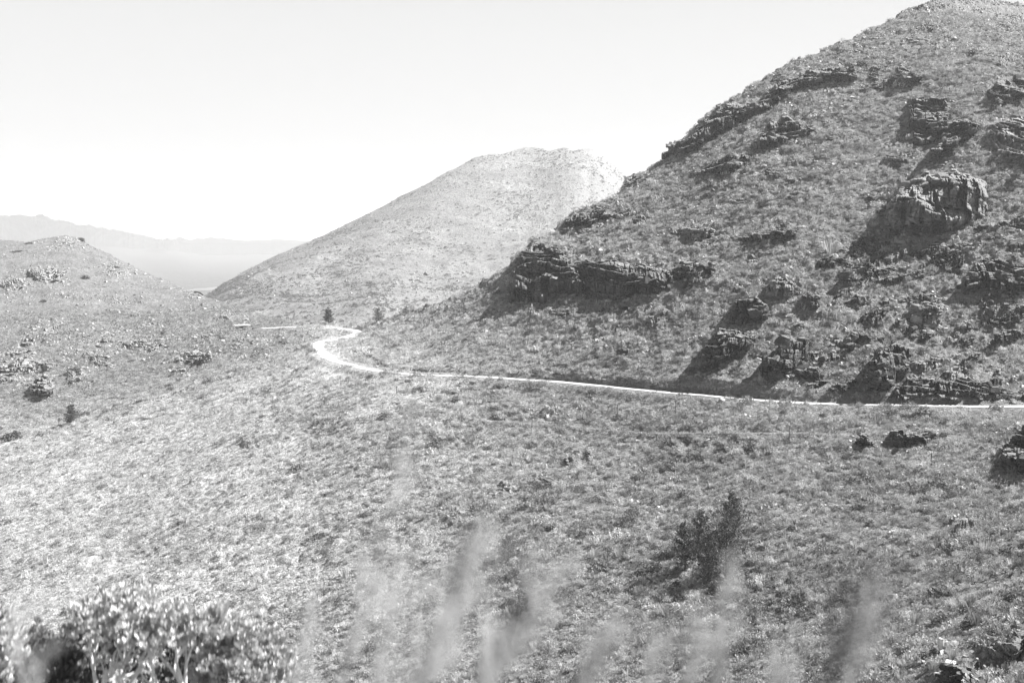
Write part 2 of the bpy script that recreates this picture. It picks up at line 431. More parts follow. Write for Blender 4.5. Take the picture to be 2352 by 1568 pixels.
ell(265, 620, 64, 14, 4.5, 6, 0.9, 25, 'pale rocks strung along the right shoulder of the left hill', 15)
ell(235, 834, 70, 16, 3.4, 5, 0.9, 25, 'low ledge between the pinnacle and the fluted cliff', 15)
ell(405, 852, 44, 16, 3, 5, 0.9, 25, 'small dark-topped ledge below the fluted cliff')
ell(452, 678, 28, 10, 4, 6, 0.9, 25, 'tiny rocks in the notch between the two hills')
ell(110, 765, 90, 30, 4.2, 5, 1.0, 30, 'pale slab slope above the left edge rock face', -25)
ell(235, 775, 120, 20, 3.8, 5, 1.0, 30, 'broken pale rocks leading left from the middle cliff', -14)
ell(340, 748, 60, 16, 3.8, 5, 1.0, 30, 'pale crest rocks above the middle cliff', -10)
ell(590, 778, 70, 16, 3, 4, 0.9, 25, 'small pale rocks left of the road bend')
ell(650, 782, 30, 22, 3, 5, 0.2, 0, 'dark gully rocks left of the road bend')
ell(700, 768, 60, 12, 2.6, 3, 0.7, 10, 'road cutting rocks under the far stretch of road')
# centre slope boulders
ell(1124, 1158, 44, 18, 1.8, 3.2, 0.7, 20, 'group of pale boulders with a black gap in the middle of the near slope', -15)
ell(1030, 1170, 42, 11, 1.6, 2.4, 0.1, 0, 'flat dark rocks left of the pale boulder group')
ell(1042, 1188, 22, 10, 1.6, 2.2, 0, 0, 'small dark rock just under the flat dark rocks')
ell(1155, 1117, 40, 12, 1.6, 2.4, 0.2, 0, 'rock ledge above the pale boulder group', -10)
ell(1308, 1048, 40, 20, 2, 3.4, 0.6, 15, 'boulders left of the single black rock on the near slope', -25)
ell(1352, 1037, 22, 14, 2.2, 3, 0, -10, 'single black rock on the near slope')
ell(1235, 1306, 70, 24, 2, 3, 0.2, 0, 'broken dark rocks right of the shaded small pine')
ell(2212, 1187, 42, 26, 1.8, 3.2, 0.5, 10, 'upright boulder with a bright cap on the near right slope')
ell(2180, 1244, 30, 12, 1.6, 2.4, 0.4, 10, 'flat rock below the upright boulder on the near right slope')
ell(575, 1012, 22, 6, 1.8, 2, 0.4, 0, 'lone flat rock on the pale left slope')
NAMED = len(CR)
LM = [(2150, 480, 'largest blocky crag'), (1240, 630, 'headland cliff'), (1430, 650, 'central cliff band'), (1680, 800, 'lower stacked crag'), (1720, 720, 'upper stacked crag'),
      (1800, 830, 'crag left of the road cutting'), (2040, 850, 'big crag by the road'), (2190, 900, 'road cutting'), (2135, 728, 'pointed crag'), (2290, 650, 'broad right-edge crag'),
      (1630, 300, 'long skyline crag'), (1850, 200, 'slanting cliff band'), (2080, 185, 'squat upper crag'), (1800, 320, 'lone broad crag'), (2140, 290, 'tall left buttress'),
      (2195, 330, 'tall right buttress'), (2330, 210, 'highest edge cliff'), (2320, 330, 'blocky edge crag'), (1600, 538, 'pale blocky outcrop'), (1770, 555, 'notched outcrop'),
      (1340, 520, 'small skyline crag'), (1815, 462, 'line of grey rocks'), (1797, 680, 'pale outcrop'), (1970, 650, 'crag at the long shadow'), (2100, 40, 'summit'), (1980, 783, 'small dark outcrop')]
def lm_label(x, y, w, tone, used=set()):
    for lx, ly, nm in sorted(LM, key=lambda q: (q[0] - x) ** 2 + (q[1] - y) ** 2):
        dx, dy = x - lx, y - ly
        v = 'above' if dy < -15 else ('below' if dy > 15 else '')
        h = 'left of' if dx < -25 else ('right of' if dx > 25 else '')
        pos = (v + ' and ' + h) if v and h else (v or h or 'against')
        lb = '%s %s ragged outcrop %s the %s' % ('long' if w > 55 else ('short' if w > 36 else 'tiny'), 'pale' if tone > .5 else 'dark', pos, nm)
        if lb not in used:
            used.add(lb); return lb
_r = random.Random(5)
while len(CR) < NAMED + 165:      # small ragged outcrops all over the right mountainside
    x_, y_ = _r.uniform(1300, 2352), _r.uniform(60, 905)
    if y_ < float(SKY_AB(x_)) + 14 or _r.random() > .25 + .75 * smooth(1700, 2100, x_) * smooth(450, 600, y_) + .35 * smooth(300, 150, y_): continue
    if y_ > 830 and x_ < 1750: continue
    if _r.random() < .35 and not (x_ > 1850 and y_ > 450): continue
    w_ = _r.uniform(22, 78) * (1.35 if x_ > 1900 else 1)
    ell(x_, y_, w_, w_ * _r.uniform(.22, .45), 3.0, _r.uniform(4, 8), _r.choice([0, 0, .1, .6]), _r.uniform(-15, 15), '', _r.uniform(-28, 4))
    CR[-1]['label'] = lm_label(x_, y_, w_, CR[-1]['tone'])
LM = [(50, 845, 'rock face at the left edge'), (95, 885, 'pale pinnacle'), (178, 866, 'rounded pale crag'), (330, 792, 'middle pale cliff'), (445, 824, 'fluted pale cliff'),
      (235, 834, 'low ledge'), (405, 852, 'dark-topped ledge'), (590, 778, 'rocks left of the road bend'), (235, 775, 'broken pale rocks'), (110, 765, 'pale slab slope'), (340, 748, 'pale crest rocks')]
NAMED2 = len(CR)
while len(CR) < NAMED2 + 26:     # the broken shelf of pale ledges across the left valley side
    x_ = _r.uniform(5, 640); y_ = np.interp(x_, [0, 300, 640], [838, 800, 782]) + _r.gauss(0, 22); w_ = _r.uniform(30, 95)
    ell(x_, y_, w_, w_ * _r.uniform(.16, .3), 3.4, _r.uniform(4, 7), .9, _r.uniform(20, 32), '', _r.uniform(-10, 8))
    CR[-1]['label'] = lm_label(x_, y_, w_, .9)
#ENDCRAGS#

def crag_field(x, y):
    """rock mask 0..1 around the crags, in survey coordinates"""
    m = np.zeros(np.shape(x), dtype=np.float32)
    for c in CR:
        p = c['p']; ce = (p.min(0) + p.max(0)) / 2; hs = (p.max(0) - p.min(0)) / 2
        sel = (np.abs(x - ce[0]) < hs[0] * 1.9 + 8) & (np.abs(y - ce[1]) < hs[1] * 1.9 + 8)
        if not sel.any(): continue
        r = np.sqrt(((x[sel] - ce[0]) / (hs[0] + 5)) ** 2 + ((y[sel] - ce[1]) / (hs[1] + 5)) ** 2)
        m[sel] = np.maximum(m[sel], 1 - smooth(0.75, 1.5, r))
    return m

TRK_PX = [(930, 905), (1010, 935), (1090, 958), (1180, 966), (1300, 972), (1400, 983), (1500, 990), (1650, 989), (1800, 989), (1950, 992)]
tx_ = np.interp(np.linspace(0, 1, 160), np.linspace(0, 1, len(TRK_PX)), [p_[0] for p_ in TRK_PX]); ty_ = np.interp(tx_, [p_[0] for p_ in TRK_PX], [p_[1] for p_ in TRK_PX])
TRK = ray(tx_, ty_, AB.depth(tx_, ty_))

def low_disp(P2, x):
    """spurs, gullies and hummocks, fading out beside the road"""
    near = smooth(60, 200, P2[:, 1])
    amp1 = 3.6 * smooth(200, 420, P2[:, 1])
    d = amp1 * fbm(P2 / 70.0, 3, 3, ridged=True) * smooth(950, 2200, np.ravel(x) + 600 * (P2[:, 2] > -20))
    d = d + 1.6 * fbm(P2 / 18.0, 4, 5) * near
    rd = road_dist(P2[:, :2])
    d = d * (0.08 + 0.92 * smooth(4, 45, rd))
    low = (P2[:, 2] < ROADZ + 1) * (P2[:, 1] < 470)
    d = np.where(low > 0, np.minimum(d, 0.0 + 1.2 * smooth(60, 110, rd)) - 0.9 * smooth(3, 9, rd) * (1 - smooth(60, 110, rd)), d)
    return d, near, rd

def ab_surface(x, y):
    """displaced terrain point for survey coordinates"""
    Y = AB.depth(x, y)
    P = ray(x, y, Y)
    sh = P.shape[:-1]
    P2 = P.reshape(-1, 3)
    rk = np.ravel(crag_field(np.asarray(x, float), np.asarray(y, float)))
    d, near, rd = low_disp(P2, x)
    led = fbm(P2 / np.array([30.0, 30.0, 9.0]), 4, 9)
    # ragged bedrock ledges running along the slope
    lg = smooth(.16, .42, fbm(P2 / np.array([34.0, 34.0, 7.0]), 4, 55)) * smooth(-44, -30, P2[:, 2]) * smooth(1000, 1300, np.ravel(x)) * smooth(8, 25, rd)
    lg = np.maximum(lg, smooth(.2, .4, fbm(P2 / np.array([40.0, 40.0, 10.0]), 4, 56)) * smooth(700, 450, np.ravel(x)) * smooth(500, 620, P2[:, 1]) * .8)
    rk = np.maximum(rk, lg * .9)
    q = 0.3 + 0.7 * smooth(4, 30, rd)
    d = d + q * (0.5 + 1.0 * rk) * np.round(led * 4) / 4 * near
    d = d + q * rk * 1.3 * fbm(P2 / np.array([4.0, 4.0, 3.0]), 4, 21, ridged=True)
    d = d + q * lg * 2.2 * (np.round(fbm(P2 / np.array([9.0, 9.0, 4.0]), 2, 23) * 3) / 3)
    rt = smooth(700, 1500, np.ravel(x)) * smooth(250, 330, P2[:, 1]) * (P2[:, 2] > ROADZ - 8)
    d = d + q * rt * (1.5 * fbm(P2 / np.array([7.0, 7.0, 3.5]), 4, 35, ridged=True) + .9 * fbm(P2 / 3.0, 2, 36))
    d = d + q * (0.35 + .25 * smooth(900, 1500, np.ravel(x))) * fbm(P2 / 2.2, 3, 31) * near
    P2 = P2.copy()
    P2[:, 2] += d
    # old contour path below the road: a narrow bench
    td = np.full(len(P2), 60.0)
    sel = np.where((P2[:, 2] < -50) & (P2[:, 2] > -75) & (P2[:, 1] < 400) & (P2[:, 1] > 240))[0]
    for k0 in range(0, len(sel), 50000):
        i_ = sel[k0:k0 + 50000]
        dd_ = (P2[i_, 0:1] - TRK[None, :, 0]) ** 2 + (P2[i_, 1:2] - TRK[None, :, 1]) ** 2
        j_ = dd_.argmin(1); td[i_] = np.sqrt(dd_[np.arange(len(i_)), j_])
        wt = 1 - smooth(1.0, 2.6, td[i_])
        P2[i_, 2] = P2[i_, 2] * (1 - wt) + (TRK[j_, 2] - .5) * wt
    rd = np.minimum(rd, td + 2.8)
    # fill slope falls away below the road
    az = P2[:, 0] / P2[:, 1] * FZ + CX
    Yr = np.interp(az, RAZ[:, 0], RAZ[:, 1])
    cut = (az > 835) & (P2[:, 1] < Yr - 2.2) & (P2[:, 1] > Yr - 75)
    P2[:, 2] = np.where(cut, np.minimum(P2[:, 2], ROADZ * P2[:, 1] / Yr - .2 - .3 * np.clip(Yr - 2 - P2[:, 1], 0, 3)), P2[:, 2])
    # bench cut for the road: near-vertical bank on the uphill side
    up = P2[:, 2] > ROADZ
    rr2 = road_dist(P2[:, :2])
    w = np.where(up, 1 - smooth(3.2, 5.2, rr2), 1 - smooth(3.0, 7, rr2))
    P2[:, 2] = P2[:, 2] * (1 - w) + (ROADZ - 0.12) * w
    return P2.reshape(sh + (3,)), rk.reshape(sh), rd.reshape(sh)

NX, NR = 1750, 640
xs = np.linspace(-300, 2650, NX)
tt = np.linspace(0, 1, NR)
top = SKY_AB(xs)
GX = np.repeat(xs[None], NR, 0)
GY = top[None] + (1645 - top[None]) * (tt[:, None] ** 1.08)
PT, RKM, RDM = ab_surface(GX, GY)
pale = smooth(1250, 500, GX + 0.25 * (GY - 1000)) * 0.75 + 0.3 * smooth(1600, 900, GX)  # left slope lightened: veil of glare put into the colour, with paler grass
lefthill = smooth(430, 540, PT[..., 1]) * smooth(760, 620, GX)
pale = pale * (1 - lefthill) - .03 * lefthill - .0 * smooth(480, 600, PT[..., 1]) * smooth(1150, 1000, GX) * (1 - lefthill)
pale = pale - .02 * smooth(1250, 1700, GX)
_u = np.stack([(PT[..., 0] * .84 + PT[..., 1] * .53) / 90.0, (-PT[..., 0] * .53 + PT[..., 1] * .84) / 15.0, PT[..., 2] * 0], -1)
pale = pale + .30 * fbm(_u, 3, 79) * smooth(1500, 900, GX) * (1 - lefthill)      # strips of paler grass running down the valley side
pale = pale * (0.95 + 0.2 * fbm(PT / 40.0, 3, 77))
# back of the ridge and the ground running down to the viewer
rows = []; rk_b = []; pl_b = []
for k in range(14, 0, -1):
    f = 1 + 0.0022 * k * k + 0.004 * k
    b = PT[0] * np.array([f, f, 1.0]); b[:, 2] -= 0.45 * k * k + 0.5 * k
    rows.append(b); rk_b.append(RKM[0] * 0); pl_b.append(pale[0])
front = []
last = PT[-1]
for k in range(1, 61):
    s = 1 - k / 60.0
    f = last * s
    f[:, 2] = np.minimum(f[:, 2], -0.44 * f[:, 1]) - 1.7 * (1 - s) + 0.0
    f[:, 2] -= 0.5 * np.abs(fbm(f / 9.0, 3, 8)) * s
    front.append(f)
ALL = np.concatenate([np.array(rows), PT, np.array(front)], 0)
rka = np.concatenate([np.array(rk_b), RKM, np.zeros((60, NX))], 0)
pla = np.concatenate([np.array(pl_b), pale, np.zeros((60, NX))], 0)
nr = ALL.shape[0]
def grid_faces(nr, nc):
    i = np.arange(nr * nc).reshape(nr, nc)
    return np.stack([i[1:, :-1], i[1:, 1:], i[:-1, 1:], i[:-1, :-1]], -1).reshape(-1, 4)
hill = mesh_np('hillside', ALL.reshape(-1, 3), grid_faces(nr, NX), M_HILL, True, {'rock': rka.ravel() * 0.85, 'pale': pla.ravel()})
tag(hill, 'heath covered mountainside and left hill with rocky bands', 'hillside', kind='structure')

# ------------------------------------------------------------------ road
def strip(name, C, z, w, mat):
    T = np.gradient(C, axis=0); T /= np.linalg.norm(T, axis=1)[:, None]
    Nn = np.stack([-T[:, 1], T[:, 0]], 1)
    offs = np.linspace(-0.5, 0.5, 7)
    V = []
    for k, o in enumerate(offs):
        wob = 0.9 * fbm(np.stack([C[:, 0] / 7, C[:, 1] / 7, np.full(len(C), k)], 1), 2, 4) * (abs(o) == 0.5)
        xy = C + Nn * (o * w + wob)[:, None]   # w: width along the road
        crown = 0.10 * (1 - (2 * o) ** 2)
        V.append(np.concatenate([xy, np.full((len(C), 1), z + crown)], 1))
    V = np.array(V)
    return mesh_np(name, V.reshape(-1, 3), grid_faces(7, len(C)), mat, True)
m_road, t, b = mat_nodes('pale_gravel')
pos = geo_pos(t)
t.links.new(mixc(t, 0.5, ramp(t, noise(t, 0.6, 6, 0.7, pos), [(0.3, 0.32), (0.7, 0.56)]), ramp(t, noise(t, 3.0, 3, 0.7, pos), [(0.3, 0.38), (0.7, 0.60)])), b.inputs['Base Color'])
road = strip('road', RC, ROADZ, 3.5 + 1.5 * smooth(400, 450, RC[:, 1]), m_road)
tag(road, 'pale gravel road winding along the hillside', 'road', kind='structure')
p2 = np.array([[(x - CX) / FZ * 606, 606.0 + (x - 560) * .1] for x in (540, 550, 560, 572)])
z2 = -48.3
road2 = strip('road', resample(p2, 2.0), z2 + 1.2, 9.0, m_road)
tag(road2, 'short bright stretch of road seen in the saddle', 'road', kind='structure')

# ------------------------------------------------------------------ middle mountain
SKY_C = lerp_poly([(300, 760), (420, 700), (480, 672), (520, 645), (560, 620), (620, 590), (690, 560), (770, 525), (850, 485), (905, 457), (915, 450), (980, 420), (1030, 392), (1050, 383), (1090, 360),
                   (1130, 352), (1160, 350), (1185, 343), (1205, 337), (1240, 338), (1262, 346), (1280, 340), (1296, 337), (1312, 344), (1340, 341), (1360, 340), (1375, 352), (1400, 370), (1420, 388), (1440, 408), (1500, 450), (1600, 520), (1750, 600)])
C = TPS([(480, 672, 1500), (560, 622, 1560), (690, 560, 1650), (850, 487, 1750), (980, 420, 1850), (1090, 362, 1950), (1250, 340, 2000), (1360, 342, 2000), (1440, 408, 2050), (1600, 520, 2100),
         (500, 690, 1200), (620, 735, 950), (760, 745, 930), (880, 740, 950), (760, 650, 1250), (900, 560, 1500), (1000, 650, 1250), (1176, 690, 1150), (1176, 600, 1400), (1100, 480, 1700), (1250, 450, 1750), (1300, 540, 1500), (1400, 480, 1750),
         (880, 900, 800), (400, 900, 900), (1400, 900, 900), (1700, 700, 1400)])
NXC, NRC = 1000, 300
xs = np.linspace(330, 1720, NXC); top = SKY_C(xs)
GX = np.repeat(xs[None], NRC, 0); GY = top[None] + (np.maximum(790, top + 100) - top)[None] * np.linspace(0, 1, NRC)[:, None]
P = ray(GX, GY, C.depth(GX, GY))
rockm = smooth(950, 1250, GX + 0.4 * (550 - GY)) * smooth(640, 470, GY) 
nz = fbm(P / 260.0, 4, 12, ridged=True)
strata = fbm(P / np.array([160.0, 160.0, 26.0]), 4, 14)
patch = smooth(0.05, 0.35, fbm(P / np.array([150., 150., 40.]), 4, 19))
rmask = np.clip(rockm * (0.55 + 0.6 * patch) + 0.55 * smooth(0.25, 0.5, fbm(P / np.array([60., 60., 16.]), 3, 29)), 0, 1)
edge_ = smooth(0, 0.10, (GY - top) / 400)
d = 9 * nz * edge_ + 1.5 * fbm(P / 30.0, 4, 15) + (1.0 + 5 * rmask) * (0.25 + 0.75 * edge_) * np.round(strata * 9) / 9 + rmask * (0.4 + 0.6 * edge_) * 2.6 * fbm(P / np.array([22., 22., 7.]), 4, 16, ridged=True)
d = d - 4 * np.exp(-((GX - 1352 - (GY - 350) * .02) / 14) ** 2) * smooth(355, 400, GY) * smooth(560, 430, GY)
P[..., 2] += d - 2
rows = []
for k in range(12, 0, -1):
    f = 1 + 0.02 * k
    bk = P[0] * np.array([f, f, 1.0]); bk[:, 2] -= 3.0 * k * k + 2 * k
    rows.append(bk)
ALLC = np.concatenate([np.array(rows), P], 0)
rk2 = np.concatenate([np.zeros((12, NXC)), rmask], 0)
mtn = mesh_np('mountain', ALLC.reshape(-1, 3), grid_faces(NRC + 12, NXC), M_MTN, True, {'rock': rk2.ravel(), 'pale': np.full(rk2.size, 0.0)})
tag(mtn, 'pale hazy mountain with a rocky stepped summit', 'mountain', kind='structure')

# ------------------------------------------------------------------ far range, plain, dam
SKY_D = lerp_poly([(-400, 530), (-100, 512), (0, 508), (30, 504), (70, 501), (95, 498), (125, 505), (160, 511), (205, 509), (235, 517), (290, 529), (330, 538), (362, 539), (385, 531), (412, 546), (440, 551), (470, 549), (520, 553), (600, 554), (630, 551), (680, 555), (760, 560), (900, 566)])
D = TPS([(-400, 530, 14300), (0, 508, 15400), (95, 498, 15840), (235, 517, 16720), (330, 538, 18700), (385, 531, 20900), (440, 551, 24200), (600, 553, 26400), (900, 566, 26400),
         (0, 560, 12320), (250, 560, 12320), (400, 590, 10560), (600, 590, 12320), (450, 630, 8140), (600, 640, 7920), (300, 680, 6600), (480, 690, 5720), (700, 690, 5940)])
NXD, NRD = 900, 170
xs = np.linspace(-400, 880, NXD); top = SKY_D(xs)
GX = np.repeat(xs[None], NRD, 0); GY = top[None] + (705 - top[None]) * np.linspace(0, 1, NRD)[:, None]
P = ray(GX, GY, np.minimum(D.depth(GX, GY), 22000 + 60 * (GY - 705)))
hi = smooth(-260, 40, P[..., 2]) * smooth(620, 450, GX)
P[..., 2] += hi * (110 * fbm(P / np.array([900., 2600., 2200.]), 6, 41, ridged=True, gain=.6) - 20) + (9 + 30 * smooth(600, 560, GY)) * fbm(P / np.array([900., 900., 400.]), 4, 42)
rows = []
for k in range(8, 0, -1):
    f = 1 + 0.012 * k
    bk = P[0] * np.array([f, f, 1.0]); bk[:, 2] -= 5.0 * k * k
    rows.append(bk)
ALLD = np.concatenate([np.array(rows), P], 0)
z = np.zeros(ALLD.shape[:2])
far = mesh_np('distant_mountains', ALLD.reshape(-1, 3), grid_faces(NRD + 8, NXD), M_FAR, True, {'rock': z.ravel(), 'pale': np.where(ALLD[..., 2] < -40, -.75, .5).ravel()})
tag(far, 'faint jagged mountain range on the horizon', 'mountains', kind='structure')

m_lake, t, b = mat_nodes('dam_water')
b.inputs['Base Color'].default_value = (0.05, 0.05, 0.05, 1); b.inputs['Roughness'].default_value = 0.35
b.inputs['Specular IOR Level'].default_value = 0.3
a = np.linspace(0, 2 * np.pi, 49)[:-1]
rr = 1 + 0.13 * np.sin(3 * a + 1) + 0.08 * np.sin(5 * a)
lk = ray(478, 663, 2650.0)
dp = float(D.depth(np.array([478.0]), np.array([663.0]))[0])
lk = ray(478, 663, dp * 0.985)
ring = np.stack([lk[0] + rr * np.cos(a) * 95, lk[1] + rr * np.sin(a) * 260, np.full(48, lk[2])], 1)
lv = np.vstack([[lk], ring]); lf = np.array([[0, 1 + i, 1 + (i + 1) % 48] for i in range(48)])
lake = mesh_np('lake', lv, lf, m_lake)
tag(lake, 'small grey dam in the valley gap below the far range', 'lake', kind='structure')

m_gnd, t, b = mat_nodes('valley_floor')
pos = geo_pos(t)
t.links.new(ramp(t, noise(t, 0.004, 5, 0.6, pos), [(0.35, 0.12), (0.65, 0.3)]), b.inputs['Base Color'])
gx = np.linspace(-29500, 29500, 60); gy = np.linspace(-700, 29500, 60)
GXX, GYY = np.meshgrid(gx, gy)
gv = np.stack([GXX, GYY, GXX * 0 - 380.0], -1)
gi = np.arange(3600).reshape(60, 60)
gf = np.stack([gi[:-1, :-1], gi[:-1, 1:], gi[1:, 1:], gi[1:, :-1]], -1).reshape(-1, 4)
gnd = mesh_np('ground', gv.reshape(-1, 3), gf, m_gnd)
tag(gnd, 'wide plain behind the mountains', 'ground', kind='structure')

# ------------------------------------------------------------------ crags: jointed sandstone blocks bedded in the slope
def _block_proto():
    # a cube cut 3 x 3 per face
    n = 4
    idx = {}; V = []; F = []
    def vid(i, j, k):
        key = (i, j, k)
        if key not in idx:
            idx[key] = len(V); V.append([i / (n - 1) - .5, j / (n - 1) - .5, k / (n - 1) - .5])
        return idx[key]
    m = n - 1
    for a in range(m):
        for c in range(m):
            F.append([vid(a, c, 0), vid(a, c + 1, 0), vid(a + 1, c + 1, 0), vid(a + 1, c, 0)])
            F.append([vid(a, c, m), vid(a + 1, c, m), vid(a + 1, c + 1, m), vid(a, c + 1, m)])
            F.append([vid(a, 0, c), vid(a + 1, 0, c), vid(a + 1, 0, c + 1), vid(a, 0, c + 1)])
            F.append([vid(a, m, c), vid(a, m, c + 1), vid(a + 1, m, c + 1), vid(a + 1, m, c)])
            F.append([vid(0, a, c), vid(0, a, c + 1), vid(0, a + 1, c + 1), vid(0, a + 1, c)])
            F.append([vid(m, a, c), vid(m, a + 1, c), vid(m, a + 1, c + 1), vid(m, a, c + 1)])
    return np.array(V), np.array(F)
BV, BF = _block_proto()

def inside(p, x, y):
    n = len(p); r = np.zeros(len(x), bool); j = n - 1
    for i in range(n):
        xi, yi = p[i]; xj, yj = p[j]
        c = ((yi > y) != (yj > y)) & (x < (xj - xi) * (y - yi) / ((yj - yi) if yj != yi else 1e-9) + xi)
        r ^= c; j = i
    return r

def poly_dist(p, x, y):
    """signed distance (inside positive) to a polygon"""
    d = np.full(len(x), 1e9)
    for i in range(len(p)):
        a, b_ = p[i - 1], p[i]
        e = b_ - a
        u = np.clip(((x - a[0]) * e[0] + (y - a[1]) * e[1]) / max(e @ e, 1e-9), 0, 1)
        d = np.minimum(d, np.hypot(x - a[0] - u * e[0], y - a[1] - u * e[1]))
    return np.where(inside(p, x, y), d, -d)

def make_blocks(r, base, size, yaw0, flat=0.85):
    nb = len(base)
    s = size * np.exp(r.normal(0, 0.35, nb))
    dim = np.stack([s * r.uniform(.7, 1.4, nb), s * r.uniform(.8, 1.5, nb), s * r.uniform(.5, 1.1, nb) * flat], 1)
    yaw = R(yaw0) + r.normal(0, R(25), nb)
    roll = r.normal(0, R(12), nb); pitch = r.normal(0, R(12), nb)
    V = np.repeat(BV[None], nb, 0).copy()
    tp = 1 - r.uniform(0, .45, (nb, 1)) * (V[..., 2] + .5)
    V[..., 0] *= tp; V[..., 1] *= tp
    V[..., 0] += V[..., 2] * r.normal(0, .15, (nb, 1)); V[..., 2] += V[..., 0] * r.normal(0, .15, (nb, 1))
    nrm = np.linalg.norm(V, axis=2, keepdims=True)
    V *= 1 - 0.25 * np.clip(nrm - .62, 0, 1) / .25 * r.uniform(.4, 1, (nb, 1, 1))
    q = V * 2.2 + r.uniform(0, 900, (nb, 1, 3))
    V += 0.10 * np.stack([vnoise(q, 1), vnoise(q, 2), vnoise(q, 3)], -1)
    V *= dim[:, None]
    def rot(a, i, j):
        c_, s_ = np.cos(a)[:, None], np.sin(a)[:, None]
        u, v = V[..., i] * c_ - V[..., j] * s_, V[..., i] * s_ + V[..., j] * c_
        V[..., i], V[..., j] = u, v
    rot(roll, 0, 2); rot(pitch, 1, 2); rot(yaw, 0, 1)
    V += base[:, None]
    F = (BF[None] + (np.arange(nb) * len(BV))[:, None, None]).reshape(-1, 4)
    return V.reshape(-1, 3), F

def h2(i, j, seed):
    return _hash(i, j, np.zeros_like(i), seed)

